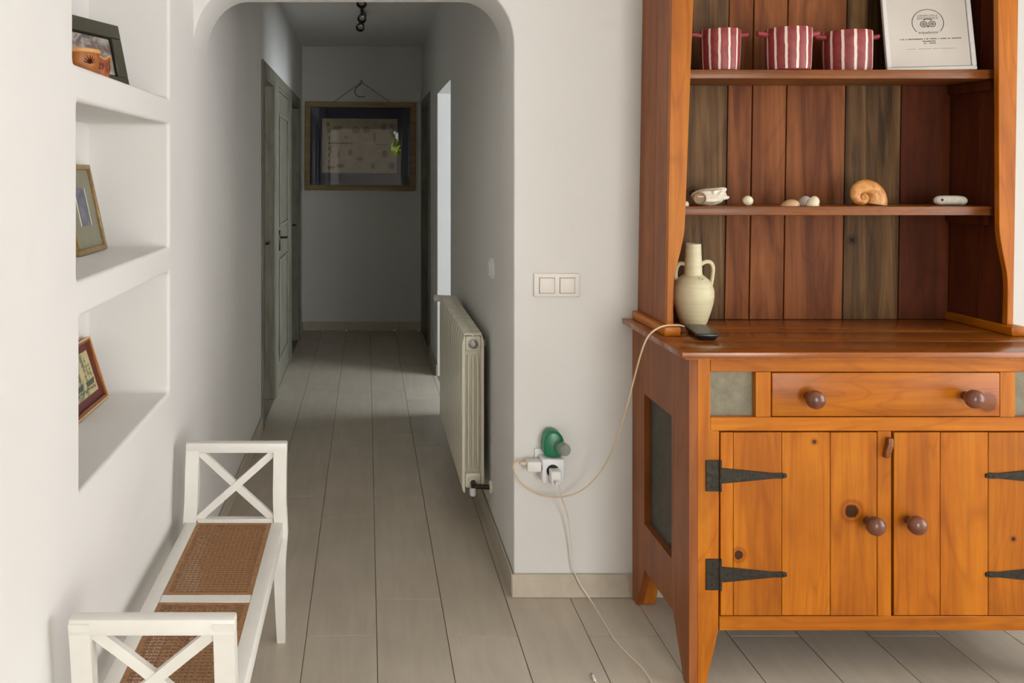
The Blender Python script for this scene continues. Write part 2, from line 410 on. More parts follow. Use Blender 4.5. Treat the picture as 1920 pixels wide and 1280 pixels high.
for k in range(-3, 17):
    x0 = 0.0312 + TW * k; x1 = x0 + TW
    ph = 2.826 if k % 2 == 0 else 2.602
    for j in range(-6, 7):
        y0 = ph + TL * j; y1 = y0 + TL
        a0, a1 = max(x0, XL), min(x1, XRR)
        if x1 <= XR: tile(a0, a1, max(y0, YR), min(y1, YE))
        elif x0 >= XR: tile(a0, a1, max(y0, YR), min(y1, YA))
        else:
            tile(a0, a1, max(y0, YR), min(y1, YA)); tile(x0, XR, max(y0, YA), min(y1, YE))

# ceiling
bm = new(); box(bm, XL - 0.3, XRR + 0.2, YR - 0.2, YE + 0.2, ZC, ZC + 0.1); struct('ceiling', bm, 'ceiling')

# wall with the arch
ZT, RX, RZ = 2.122, 0.155, 0.20
pts = [(XR, 0), (XRR, 0), (XRR, ZC), (XL, ZC)]
for i in range(13):
    a = R(180 - 90 * i / 12); pts.append((XL + RX + RX * math.cos(a), ZT - RZ + RZ * math.sin(a)))
for i in range(13):
    a = R(90 - 90 * i / 12); pts.append((XR - RX + RX * math.cos(a), ZT - RZ + RZ * math.sin(a)))
bm = new(); prism(bm, pts, 'Y', YA, YB)
ed = [e for e in bm.edges if len(e.link_faces) == 2 and e.calc_face_angle(0) > R(60) and min(v.co.y for v in e.verts) < YA + 1e-4 and max(v.co.y for v in e.verts) < YA + 1e-4
      and all(XL - 0.001 <= v.co.x <= XR + 0.001 and v.co.z <= ZT + 0.001 for v in e.verts)]
bmesh.ops.bevel(bm, geom=ed, offset=0.007, segments=3, profile=0.5, affect='EDGES')
struct('wall_arch', bm, 'plaster')

# left wall with three niches (rounded plaster edges)
XN = -0.852
holes = [(1.7205, 2.50, 0.805, 1.173), (1.705, 2.50, 1.251, 1.627), (1.683, 2.50, 1.704, 2.16)]
bm = new(); rr = 0.011
def quad(*p): bm.faces.new([bm.verts.new(q) for q in p])
zc = 0.0
for (y0, y1, z0, z1) in holes:
    quad((XL, YR, zc), (XL, YA, zc), (XL, YA, z0 - rr), (XL, YR, z0 - rr))
    quad((XL, YR, z0 - rr), (XL, y0 - rr, z0 - rr), (XL, y0 - rr, z1 + rr), (XL, YR, z1 + rr))
    quad((XL, y1 + rr, z0 - rr), (XL, YA, z0 - rr), (XL, YA, z1 + rr), (XL, y1 + rr, z1 + rr))
    loops = []
    def loop(off, x):
        c = 0.018; pl = []
        a0, a1, b0, b1 = y0 - off, y1 + off, z0 - off, z1 + off
        for (cy_, cz_, s) in ((a0 + c, b0 + c, 180), (a1 - c, b0 + c, 270), (a1 - c, b1 - c, 0), (a0 + c, b1 - c, 90)):
            for k in range(4):
                t = R(s + 30 * k); rad = 0.018 if off < rr - 1e-6 else 0.0005
                if off >= rr - 1e-6:
                    pl.append((x, {180: a0, 270: a1, 0: a1, 90: a0}[s], {180: b0, 270: b0, 0: b1, 90: b1}[s]))
                else: pl.append((x, cy_ + c * math.cos(t), cz_ + c * math.sin(t)))
        return [bm.verts.new(p) for p in pl]
    loops.append(loop(rr, XL))
    for k in range(1, 5):
        t = R(90 * k / 4); loops.append(loop(rr * (1 - math.sin(t)) if k < 4 else 0.0, XL - rr * (1 - math.cos(t))))
    loops.append(loop(0.0, XN))
    for a, b in zip(loops, loops[1:]):
        for i in range(16): bm.faces.new((a[i], a[(i + 1) % 16], b[(i + 1) % 16], b[i]))
    bm.faces.new(loops[-1]); zc = z1 + rr
quad((XL, YR, zc), (XL, YA, zc), (XL, YA, ZC), (XL, YR, ZC))
box(bm, XL - 0.32, XN - 0.002, YR, YA, 0, ZC)
struct('wall_left', bm, 'plaster', sharp=50)

# corridor walls
DT = 2.055
d1 = (4.74, 5.33); d2 = (5.47, 6.30); d3 = (6.44, 7.18)
bm = new(); xo = XL - 0.14
prevy = YA
for (a, b) in (d1, d2, d3):
    box(bm, xo, XL, prevy, a, 0, ZC); box(bm, xo, XL, a, b, DT, ZC); prevy = b
box(bm, xo, XL, prevy, YE, 0, ZC)
struct('wall_corridor_left', bm, 'plaster')
bm = new(); xo = XR + 0.15; XS = XR
box(bm, XR, xo, YB, 4.99, 0, ZC); box(bm, XR, xo, 4.99, 5.92, 2.045, ZC); box(bm, XR, xo, 5.92, 6.66, 0, ZC)
box(bm, XR, xo, 6.66, 7.46, DT, ZC); box(bm, XR, xo, 7.46, YE, 0, ZC)
struct('wall_corridor_right', bm, 'plaster')
bm = new(); box(bm, XL - 0.14, xo, YE, YE + 0.12, 0, ZC); struct('wall_corridor_end', bm, 'plaster')
bm = new(); box(bm, XL - 0.6, XL - 0.5, 4.6, 7.4, 0, ZC); box(bm, XL - 0.6, XL - 0.14, 4.5, 4.6, 0, ZC); box(bm, XL - 0.6, XL - 0.14, 7.4, 7.5, 0, ZC); box(bm, XL - 0.6, XL - 0.14, 4.5, 7.5, ZC, ZC + 0.1)
struct('wall_left_rooms', bm, 'plaster')
bm = new(); box(bm, XR + 0.6, XR + 0.7, 6.7, 7.74, 0, ZC); box(bm, XR + 0.15, XR + 0.7, YE, YE + 0.12, 0, ZC); box(bm, XR + 0.15, XR + 0.7, 6.7, YE, ZC, ZC + 0.1)
struct('wall_right_room', bm, 'plaster')
# room walls behind the photographer, with their windows
bm = new(); xo = XRR + 0.25
box(bm, XRR, xo, YR, -0.62, 0, ZC); box(bm, XRR, xo, 2.12, YA, 0, ZC); box(bm, XRR, xo, -0.62, 2.12, 2.32, ZC); box(bm, XRR, xo, -0.62, 2.12, 0, 0.1)
struct('wall_right', bm, 'plaster')
bm = new(); yo = YR - 0.25
wins = [(0.50, 0.81, 1.80, 2.40), (1.0, 2.45, 0.06, 2.2)]
xs = XL - 0.3
for (a, b, z0, z1) in wins:
    box(bm, xs, a, yo, YR, 0, ZC); box(bm, a, b, yo, YR, 0, z0); box(bm, a, b, yo, YR, z1, ZC); xs = b
box(bm, xs, XRR + 0.25, yo, YR, 0, ZC); struct('wall_rear', bm, 'plaster')
def window(idx, rect, axis, at, panes=1):
    a, b, z0, z1 = rect; f = 0.05 if b - a > 0.5 else 0.02
    def bx(bm, u0, u1, w0, w1, q0, q1):
        if axis == 'Y': box(bm, u0, u1, w0, w1, q0, q1, 0.003)
        else: box(bm, w0, w1, u0, u1, q0, q1, 0.003)
    bm = new()
    bx(bm, a, b, at - 0.03, at + 0.03, z0, z0 + f); bx(bm, a, b, at - 0.03, at + 0.03, z1 - f, z1)
    bx(bm, a, a + f, at - 0.03, at + 0.03, z0 + f, z1 - f); bx(bm, b - f, b, at - 0.03, at + 0.03, z0 + f, z1 - f)
    for k in range(1, panes):
        m_ = a + (b - a) * k / panes; bx(bm, m_ - f / 2, m_ + f / 2, at - 0.03, at + 0.03, z0 + f, z1 - f)
    o = struct('window_%d' % idx, bm, 'plastic_white')
    for k in range(panes):
        p0 = a + (b - a) * k / panes + (f if k == 0 else f / 2); p1 = a + (b - a) * (k + 1) / panes - (f if k == panes - 1 else f / 2)
        bm = new(); bx(bm, p0, p1, at - 0.004, at + 0.004, z0 + f, z1 - f); obj('pane', bm, 'glass', o)
    return o
window(1, (-0.62, 2.12, 0.1, 2.32), 'X', XRR + 0.12, 3)
window(2, wins[0], 'Y', YR - 0.12)
window(3, wins[1], 'Y', YR - 0.12, 2)
# side room off the corridor
bm = new(); box(bm, 3.0, 3.1, 4.0, 4.25, 0, ZC); box(bm, 3.0, 3.1, 5.65, 6.6, 0, ZC); box(bm, 3.0, 3.1, 4.25, 5.65, 0, 0.75); box(bm, 3.0, 3.1, 4.25, 5.65, 2.15, ZC)
box(bm, XR + 0.15, 3.1, 3.9, 4.0, 0, ZC); box(bm, XR + 0.15, 3.1, 6.6, 6.7, 0, ZC); box(bm, XR + 0.15, 3.1, 3.9, 6.7, ZC, ZC + 0.1)
struct('wall_side_room', bm, 'plaster')
window(4, (4.25, 5.65, 0.75, 2.15), 'X', 3.05, 2)

# baseboards in floor tile
def baseboard(name, axis, at, depth, a, b, step=0.45, first=None):
    def bx(bm, u0, u1, w0, w1, z0, z1, bev=0):
        w0, w1 = min(w0, w1), max(w0, w1)
        if axis == 'X': box(bm, u0, u1, w0, w1, z0, z1, bev)
        else: box(bm, w0, w1, u0, u1, z0, z1, bev)
    bm = new(); bx(bm, a, b, at, at + depth * 0.5, 0.0, 0.079)
    o = struct(name, bm, 'grout')
    u = a; nxt = first if first else a + step
    while u < b - 0.01:
        e = min(nxt, b); bm = new(); bx(bm, u + 0.0008, e - 0.0008, at + depth * 0.3, at + depth, 0.001, 0.082, 0.0012)
        obj('tile', bm, 'tile', o); u = e; nxt = e + step
    return o
baseboard('baseboard_front', 'X', YA, -0.011, XR - 0.008, XRR, 0.9, 0.93)
baseboard('baseboard_corridor_right', 'Y', XR, -0.010, YA - 0.008, 4.99, 0.9)
baseboard('baseboard_corridor_far_right', 'Y', XR, -0.010, 5.92, 6.60, 0.9)
baseboard('baseboard_corridor_end', 'X', YE, -0.010, XL, XR, 0.45)
baseboard('baseboard_left', 'Y', XL, 0.010, 0.2, 4.66, 0.9)
baseboard('baseboard_corridor_far_left', 'Y', XL, 0.010, 7.255, YE - 0.01, 0.9)

# corridor doors
def door(idx, side, y0, y1, recess, handle=None, fw=0.075):
    X = XL if side < 0 else XR; s = 1 if side < 0 else -1      # s: towards the corridor
    def bx(bm, u0, u1, ya, yb, z0, z1, bev=0.003):
        a, b = sorted((X + s * u0, X + s * u1)); box(bm, a, b, ya, yb, z0, z1, bev)
    bm = new()
    bx(bm, 0, 0.014, y0 - fw + 0.005, y0 + 0.005, 0, DT + fw - 0.005); bx(bm, 0, 0.014, y1 - 0.005, y1 + fw - 0.005, 0, DT + fw - 0.005)
    bx(bm, 0, 0.014, y0 + 0.005, y1 - 0.005, DT - 0.005, DT + fw - 0.005)
    bx(bm, -0.12, 0.008, y0, y0 + 0.022, 0, DT); bx(bm, -0.12, 0.008, y1 - 0.022, y1, 0, DT); bx(bm, -0.12, 0.008, y0 + 0.022, y1 - 0.022, DT - 0.022, DT)
    f = struct('door_%d' % idx, bm, 'door_grey')
    bm = new(); bx(bm, -recess - 0.04, -recess, y0 + 0.024, y1 - 0.024, 0.006, DT - 0.024)
    leaf = obj('door_leaf', bm, 'door_grey', f)
    w_ = y1 - y0
    for (za, zb) in ((0.18, 0.88), (1.10, 1.88)):
        bm = new(); m_ = 0.022; ya, yb = y0 + 0.13, y1 - 0.13
        for q in ((ya, yb, za, za + m_), (ya, yb, zb - m_, zb), (ya, ya + m_, za + m_, zb - m_), (yb - m_, yb, za + m_, zb - m_)):
            bx(bm, -recess, -recess + 0.010, *q)
        obj('panel_moulding', bm, 'door_grey', leaf)
    if handle:
        bm = new(); hy, hz = handle
        bx(bm, -recess, -recess + 0.008, hy - 0.018, hy + 0.018, hz - 0.09, hz + 0.05)
        x1 = X + s * (-recess + 0.05)
        tube(bm, [(X - s * recess, hy, hz), (x1, hy, hz)], 0.008); tube(bm, spline([(x1, hy, hz), (x1, hy + 0.05, hz), (x1 - s * 0.006, hy + 0.11, hz - 0.005)], 4), 0.007)
        obj('handle', bm, 'dark_metal', leaf)
    bm = new()
    for hz in (0.28, 1.02, 1.80):
        tube(bm, [(X + s * (-recess + 0.006), y0 + 0.024, hz - 0.04), (X + s * (-recess + 0.006), y0 + 0.024, hz + 0.04)], 0.006)
    obj('hinge', bm, 'dark_metal', f)
door(1, -1, d1[0], d1[1], 0.075, (5.22, 1.02))
door(2, -1, d2[0], d2[1], -0.002, (5.60, 1.03))
door(3, -1, d3[0], d3[1], 0.06, (7.04, 1.02))
door(4, 1, 6.66, 7.46, 0.07, (6.78, 1.02))

# ------------------------------------------------------------------ dresser
C0 = 1.484
D = thing('dresser', 'large varnished pine dresser with open shelves above two plank doors', 'dresser', (C0, 2.58, 0))
def mir(x): return 2 * C0 - x
def lean(co): return Vector((co.x + 0.016 * max(0.0, co.z - 1.0), co.y, co.z))
YF = 2.335
# worktop
bm = new(); box(bm, 0.905, mir(0.905), 2.32, 2.838, 0.946, 0.9535)
wt = obj('worktop', bm, 'pine_y', D)
for (a, b) in ((2.30, 2.449), (2.449, 2.596), (2.596, 2.838)):
    bm = new(); box(bm, 0.888, mir(0.888), a + 0.0007, b - 0.0007, 0.9535, 0.971, 0.0022, 2); obj('plank', bm, 'pine_top', wt)
# base: side panels
for side in (0, 1):
    xa, xb = (0.922, 0.946) if side == 0 else (mir(0.946), mir(0.922))
    bm = new()
    prism(bm, [(YF, 0), (2.375, 0), (2.457, 0.158), (2.47, 0.158), (2.47, 0.946), (YF, 0.946)], 'X', xa, xb)
    sp = obj('side_panel', bm, 'pine_side_shaded', D)
    bm = new(); prism(bm, [(2.834, 0), (2.79, 0), (2.713, 0.157), (2.713, 0.946), (2.834, 0.946)], 'X', xa, xb); obj('board', bm, 'pine_side_shaded', sp)
    bm = new(); box(bm, xa, xb, 2.47, 2.713, 0.742, 0.946); obj('board', bm, 'pine_side_shaded', sp)
    bm = new(); box(bm, xa, xb, 2.47, 2.713, 0.158, 0.31); obj('board', bm, 'pine_side_shaded', sp)
    bm = new(); xg = xb - 0.004 if side == 0 else xa
    box(bm, xg, xg + 0.004, 2.462, 2.722, 0.302, 0.75); obj('gauze_panel', bm, 'gauze_dimmed', sp, 'grey metal gauze, darkened for its oblique view')
    # back leg board
    s = 1 if side == 0 else -1; x0 = 0.946 if side == 0 else mir(0.946)
    bm = new(); prism(bm, [(x0, 0), (x0 + s * 0.04, 0.0), (x0 + s * 0.055, 0.06), (x0 + s * 0.095, 0.11), (x0 + s * 0.11, 0.17), (x0 + s * 0.11, 0.26), (x0, 0.26)], 'Y', 2.795, 2.818, 0.002)
    obj('back_leg', bm, 'pine_v', D)
    # front post with leg
    q = (lambda x: x) if side == 0 else mir
    bm = new(); prism(bm, [(q(x), z) for x, z in ((0.946, 0), (0.968, 0), (1.006, 0.1675), (1.0085, 0.738), (0.983, 0.739), (0.983, 0.9455), (0.946, 0.9455))], 'Y', YF, YF + 0.026, 0.0015)
    obj('post', bm, 'pine_v', D)
    # small gauze window beside the drawer
    a, b = sorted((q(0.98), q(1.116))); bm = new(); box(bm, a, b, YF + 0.018, YF + 0.022, 0.772, 0.912); obj('gauze_window', bm, 'gauze', D, 'grey galvanised gauze in a small square opening')
    a, b = sorted((q(1.1125), q(1.1562))); bm = new(); box(bm, a, b, YF, YF + 0.025, 0.7785, 0.9072, 0.0012); obj('stile', bm, 'pine_v', D)
for (z0, z1, xa, xb) in ((0.9078, 0.9458, 0.9835, mir(0.9835)), (0.7385, 0.7778, 0.9835, mir(0.9835)), (0.1675, 0.2085, 1.009, mir(1.009))):
    bm = new(); box(bm, xa, xb, YF + 0.0005, YF + 0.026, z0, z1, 0.0012); obj('rail', bm, 'pine_h', D)
bm = new(); box(bm, 1.4612, 1.5008, YF, YF + 0.025, 0.209, 0.738, 0.0012); obj('stile', bm, 'pine_v', D)
bm = new(); box(bm, 0.95, mir(0.95), 2.362, 2.82, 0.175, 0.20); obj('bottom_board', bm, 'plank_dark_shaded', D)
bm = new(); box(bm, 0.95, mir(0.95), 2.82, 2.834, 0.165, 0.945); obj('base_back', bm, 'plank_dark_shaded', D)
def knob(x, z, parent):
    bm = new()
    lathe(bm, [(0.013, 0.0), (0.0125, -0.006), (0.0105, -0.014), (0.0125, -0.019), (0.020, -0.024), (0.0252, -0.032), (0.0266, -0.040), (0.0245, -0.048), (0.018, -0.0545), (0.009, -0.058), (0.0, -0.0588)], (x, YF + 0.001, z), 28, 'Y')
    return obj('knob', bm, 'knob', parent, 'dark turned wooden knob')
# drawer
drw_w = wood('varnished_pine_drawer', o_d, o_m, o_l, 'X', knots=((0.292, -0.245, 0.822, 0.05),), soft=True)
bm = new(); box(bm, 1.159, 1.8105, YF - 0.001, YF + 0.024, 0.7805, 0.9055, 0.003, 2)
dr = obj('drawer', bm, drw_w, D)
knob(1.2625, 0.8388, dr); knob(1.7105, 0.8405, dr)
# doors
def door_leaf(x0, x1, cuts, knx, knz, knots):
    bm = new(); box(bm, x0 + 0.02, x1 - 0.02, YF + 0.022, YF + 0.030, 0.26, 0.68)
    d_ = obj('door', bm, 'pine_h', D)
    xs = [x0] + cuts + [x1]
    for a, b in zip(xs, xs[1:]):
        bm = new(); box(bm, a + 0.0005, b - 0.0005, YF - 0.0005 + random.uniform(0, 0.001), YF + 0.022, 0.211, 0.7345, 0.0013)
        k = [kk for kk in knots if a < kk[0] < b]
        mt = wood('varnished_pine_knotty', o_d, o_m, o_l, 'Z', knots=tuple((kx - C0, YF - 2.58, kz, r) for kx, kz, r in k)) if k else 'pine_v'
        obj('plank', bm, mt, d_)
    knob(knx, knz, d_)
    return d_
def px2(x): return (x - CX) * YF / F_PX
def pz2(y): return EYE - (y - CY) * YF / F_PX
door_leaf(1.0115, 1.4598, [px2(1375), px2(1466), px2(1557)], 1.432, 0.483, [(px2(1597), pz2(958), 0.040), (px2(1385), pz2(1040), 0.026), (px2(1527), pz2(828), 0.012)])
door_leaf(1.5078, 1.9568, [px2(1763), px2(1853)], 1.549, 0.485, [(px2(1900), pz2(1010), 0.012)])
# T hinges
for side in (0, 1):
    for zc_, dz in ((0.6, 0.0), (pz2(1076), 0.0)):
        zc_ = pz2(891) if zc_ == 0.6 else zc_
        q = (lambda x: x) if side == 0 else mir
        a, b = sorted((q(0.969), q(1.0065)))
        bm = new(); box(bm, a, b, YF - 0.004, YF, zc_ - 0.0445, zc_ + 0.0445, 0.001)
        for zz in (-0.03, 0.0, 0.03): ball(bm, ((a + b) / 2, YF - 0.004, zc_ + zz), 0.004, 0.002, 0.004, 8, 6)
        h = obj('hinge', bm, 'iron', D, 'blackened iron strap hinge')
        bm = new(); prism(bm, [(q(x), zc_ + z) for x, z in ((1.0125, 0.022), (1.05, 0.019), (1.165, 0.0075), (1.185, 0.0085), (1.1985, 0.006), (1.2005, 0.0), (1.1985, -0.006), (1.185, -0.0085), (1.165, -0.0075), (1.05, -0.019), (1.0125, -0.022))], 'Y', YF - 0.0045, YF - 0.001, 0.0008)
        ball(bm, (q(1.19), YF - 0.0045, zc_), 0.004, 0.002, 0.004, 8, 6)
        obj('strap', bm, 'iron', h)
        bm = new(); tube(bm, [(q(1.0095), YF - 0.004, zc_ - 0.0445), (q(1.0095), YF - 0.004, zc_ + 0.0445)], 0.0042, 10); obj('knuckle', bm, 'iron', h)
# turn button on the middle stile
bm = new(); prism(bm, [(1.4835, 0.722), (1.4975, 0.722), (1.4985, 0.700), (1.495, 0.690), (1.487, 0.665), (1.4745, 0.665), (1.4775, 0.690), (1.483, 0.702)], 'Y', YF - 0.016, YF, 0.003, 2)
obj('turn_button', bm, 'pine_shelf', D, 'small wooden turn button')
# cleats the shelf unit stands on
for (a, b) in ((0.920, 0.972), (mir(0.972), mir(0.920))):
    bm = new(); box(bm, a, b, 2.525, 2.835, 0.971, 0.999, 0.004, 2); obj('cleat', bm, 'pine_y', D)
# shelf unit
HF, HB, HT = 2.56, 2.815, 2.44
for side in (0, 1):
    a, b = (0.940, 0.960) if side == 0 else (mir(0.960), mir(0.940))
    for (ya, yb) in ((HF + 0.02, 2.685), (2.6865, 2.834)):
        bm = new(); box(bm, a, b, ya, yb, 0.9995, HT, 0.001); obj('side_board', bm, 'pine_side_shaded' if side == 0 else 'plank_dark_shaded', D, fn=lean)  # right boards take the darker wood to paint in their shade
    k = 1.0 if side == 0 else 0.93
    inner = [(0.022, 1.0), (0.0205, 1.04), (0.0205, 1.09), (0.0215, 1.135), (0.025, 1.165), (0.032, 1.195), (0.0415, 1.235), (0.0485, 1.27), (0.0525, 1.30), (0.057, 1.50), (0.063, 1.80), (0.069, 2.03), (0.075, HT)]
    q = (lambda x: x) if side == 0 else mir
    bm = new(); prism(bm, [(q(0.940), 1.0)] + [(q(0.940 + w_ * k), z) for w_, z in inner] + [(q(0.940), HT)], 'Y', HF, HF + 0.02, 0.0012)
    obj('face_stile', bm, 'pine_v', D, fn=lean)
for (z0, z1) in ((1.777, 1.806), (1.341, 1.3695)):
    bm = new(); box(bm, 0.9605, mir(0.9605), 2.602, HB, z0, z1, 0.003, 2); obj('shelf', bm, 'pine_shelf', D, fn=lean)
    for (a, b) in ((0.9605, 0.978), (mir(0.978), mir(0.9605))):
        bm = new(); box(bm, a, b, 2.63, HB, z0 - 0.033, z0, 0.002); obj('shelf_cleat', bm, 'plank_dark_shaded', D, fn=lean)
bm = new(); box(bm, 0.90, mir(0.90), 2.52, 2.84, HT, HT + 0.03, 0.006, 2); obj('top_board', bm, 'pine_h', D, fn=lean)
bm = new(); box(bm, 0.962, mir(0.962), 2.8275, 2.834, 0.973, HT - 0.005); bk = obj('back_panel', bm, 'near_black', D, fn=lean)
pl = [0.962, 1.046, 1.233, 1.318, 1.436, 1.640, 1.832, 2.006]
pm = ['plank_red', 'plank_grey', 'plank_red', 'plank_red', 'plank_red', 'plank_grey', 'plank_dark_shaded']  # last plank darkened to stand for shade beside the right upright
for (a, b), m_ in zip(zip(pl, pl[1:]), pm):
    bm = new(); box(bm, a + 0.0018, b - 0.0018, HB + random.uniform(-0.001, 0.001), 2.8275, 0.9715, HT - 0.006, 0.0015)
    obj('plank', bm, m_, bk, fn=lean)

# ------------------------------------------------------------------ things on the dresser
POTG = 'red striped pots on the upper shelf'
def pot(x, y, r, rot, label):
    t = thing('handled_pot', label, 'pot', (x, y, 1.8062), POTG)
    H = 0.138
    bm = new()
    prof = [(0.0, 0.0), (r * 0.86, 0.0), (r * 0.93, 0.004), (r * 0.965, 0.02), (r * 0.985, 0.06), (r, 0.11), (r * 0.99, H - 0.003), (r * 0.965, H), (r * 0.93, H - 0.003), (r * 0.90, 0.10), (r * 0.86, 0.02), (0.0, 0.012)]
    lathe(bm, prof, (0, 0, 0), 56)
    for v in bm.verts:
        a = math.atan2(v.co.y, v.co.x); k = 1 + 0.012 * math.sin(3 * a + v.co.z * 30) ; v.co.x *= k; v.co.y *= k
    me_o = obj('pot_body', bm, 'pot', None); me_o.parent = t; me_o.location = (0, 0, 0); me_o.rotation_euler = (0, 0, rot); WL[me_o.name] = WL[t.name]
    for s in (-1, 1):
        bm = new(); z = H - 0.018
        tube(bm, spline([(x + s * r * 0.93, y, 1.8062 + z), (x + s * (r + 0.012), y, 1.8062 + z + 0.002), (x + s * (r + 0.027), y, 1.8062 + z + 0.004), (x + s * (r + 0.031), y, 1.8062 + z + 0.004)], 3),
             [0.012, 0.0115, 0.011, 0.0105, 0.0105, 0.0105, 0.0105, 0.010, 0.009, 0.006], 12, 0.85)
        obj('lug_handle', bm, 'pot_red', t)
pot(1.160, 2.685, 0.0635, 0.2, 'red and white striped pot partly behind the dresser upright')
pot(1.372, 2.66, 0.0705, 0.55, 'red and white striped pot standing between the two other striped pots')
pot(1.600, 2.722, 0.0765, 0.9, 'red and white striped pot next to the framed certificate')

# framed certificate
def leaning(bl, br, H, leanv):
    """local frame: u along the bottom edge, v up the leaning face, n out of the face"""
    bl, br = Vector(bl), Vector(br); u = (br - bl).normalized(); back = Vector((-u.y, u.x, 0))
    top = (Vector((0, 0, 1)) * math.sqrt(max(0.0, H * H - leanv * leanv)) + back * leanv).normalized()
    n_ = u.cross(top).normalized()
    W = (br - bl).length
    return bl, u, top, n_, W
def picture(name, label, cat, bl, br, H, lv, border, depth, mats, mat_w=None, parts=()):
    o_, u, v, n_, W = leaning(bl, br, H, lv)
    if n_.y > 0 and abs(n_.y) > abs(n_.x): n_ = -n_
    t = thing(name, label, cat, tuple(o_ + u * W / 2))
    def place(bm): bmesh.ops.transform(bm, matrix=Matrix.Translation(o_) @ Matrix(((u.x, v.x, n_.x, 0), (u.y, v.y, n_.y, 0), (u.z, v.z, n_.z, 0), (0, 0, 0, 1))), verts=bm.verts)
    bm = new(); b = border
    for q in ((0, W, 0, b), (0, W, H - b, H), (0, b, b, H - b), (W - b, W, b, H - b)): box(bm, q[0], q[1], q[2], q[3], -depth / 2, depth / 2, min(0.002, b / 4))
    place(bm); obj('frame', bm, mats['frame'], t)
    bm = new(); box(bm, b * 0.7, W - b * 0.7, b * 0.7, H - b * 0.7, -depth / 2 + 0.001, -depth / 2 + 0.004); place(bm); obj('backing', bm, 'near_black', t)
    z = -depth / 2 + 0.004
    for (nm, rect, mt, th) in parts:
        bm = new(); box(bm, rect[0], rect[1], rect[2], rect[3], z, z + th); place(bm); obj(nm, bm, mt, t); z += th + 0.0002
    return t, place, W, z
t, place, W, zf = picture('framed_certificate', 'white framed printed certificate leaning on the upper dresser shelf', 'certificate', (1.712, 2.688, 1.8085), (1.966, 2.632, 1.8085), 0.37, 0.07, 0.013, 0.016,
    {'frame': 'plastic_white'}, parts=[('shadow_gap_strip', (0.011, 0.249, 0.011, 0.359), 'near_black', 0.004), ('paper', (0.0145, 0.2455, 0.0155, 0.355), 'paper', 0.002)])  # near-black sheet behind the paper paints the frame's shadow gap
def text_mesh(bm, body, cx_, cy_, size, z):
    cu = bpy.data.curves.new('txt', 'FONT'); cu.body = body; cu.size = size; cu.align_x = 'CENTER'; cu.align_y = 'CENTER'
    to = bpy.data.objects.new('txt', cu); COL.objects.link(to)
    me = bpy.data.meshes.new_from_object(to); bpy.data.objects.remove(to); bpy.data.curves.remove(cu)
    k = len(bm.verts); bm.from_mesh(me); bpy.data.meshes.remove(me); bm.verts.ensure_lookup_table()
    for v in bm.verts[k:]: v.co = Vector((v.co.x + cx_, v.co.y + cy_, z))
def ring2d(bm, cx_, cy_, r, wd, z, a0=0, a1=360, sx_=1.0, n_=40):
    pv = None
    for i in range(n_ + 1):
        a = R(a0 + (a1 - a0) * i / n_)
        p = (bm.verts.new((cx_ + math.cos(a) * (r - wd / 2) * sx_, cy_ + math.sin(a) * (r - wd / 2), z)), bm.verts.new((cx_ + math.cos(a) * (r + wd / 2) * sx_, cy_ + math.sin(a) * (r + wd / 2), z)))
        if pv: bm.faces.new((pv[0], pv[1], p[1], p[0]))
        pv = p
zt = zf + 0.0004; ccx, ccy = 0.132, 0.165
bm = new(); ring2d(bm, ccx, ccy, 0.046, 0.0022, zt, -42, 222)
place(bm); obj('printed_seal', bm, 'ink', t)
bm = new()
for s in (-1, 1):
    ring2d(bm, ccx + s * 0.0125, ccy - 0.005, 0.0095, 0.0022, zt); ring2d(bm, ccx + s * 0.0125, ccy - 0.005, 0.0045, 0.0018, zt, n_=20); ring2d(bm, ccx + s * 0.0125, ccy - 0.005, 0.001, 0.002, zt, n_=12)
ring2d(bm, ccx, ccy - 0.006, 0.019, 0.0028, zt, 50, 130); ring2d(bm, ccx, ccy - 0.013, 0.0015, 0.003, zt, n_=12)
place(bm); obj('printed_emblem', bm, 'chart_ink', t)
for body, oy, sz in (('CERTIFICATE of', 0.024, 0.0085), ('EXCELLENCE', 0.0150, 0.0105), ('tripadvisor', -0.034, 0.0135)):
    bm = new(); text_mesh(bm, body, ccx, ccy + oy, sz, zt); place(bm); obj('printed_lettering', bm, 'ink', t, kind='stuff')
# the smaller lines are too small to be read in the photograph: short strokes of ink
bm = new(); rs = random.Random(3)
def strokes(x0, x1, y, h):
    x = x0
    while x < x1:
        wd = rs.uniform(0.0016, 0.0034)
        if rs.random() > 0.16: box(bm, x, min(x + wd, x1), y - h / 2 * rs.uniform(0.7, 1), y + h / 2 * rs.uniform(0.7, 1), zt - 0.0002, zt)
        x += wd + 0.0009
strokes(0.045, 0.225, ccy - 0.056, 0.004); strokes(0.112, 0.150, ccy - 0.064, 0.004); strokes(0.112, 0.150, ccy - 0.071, 0.004)
strokes(0.065, 0.205, ccy - 0.090, 0.0012)
place(bm); obj('printed_small_lines', bm, 'ink', t, kind='stuff')

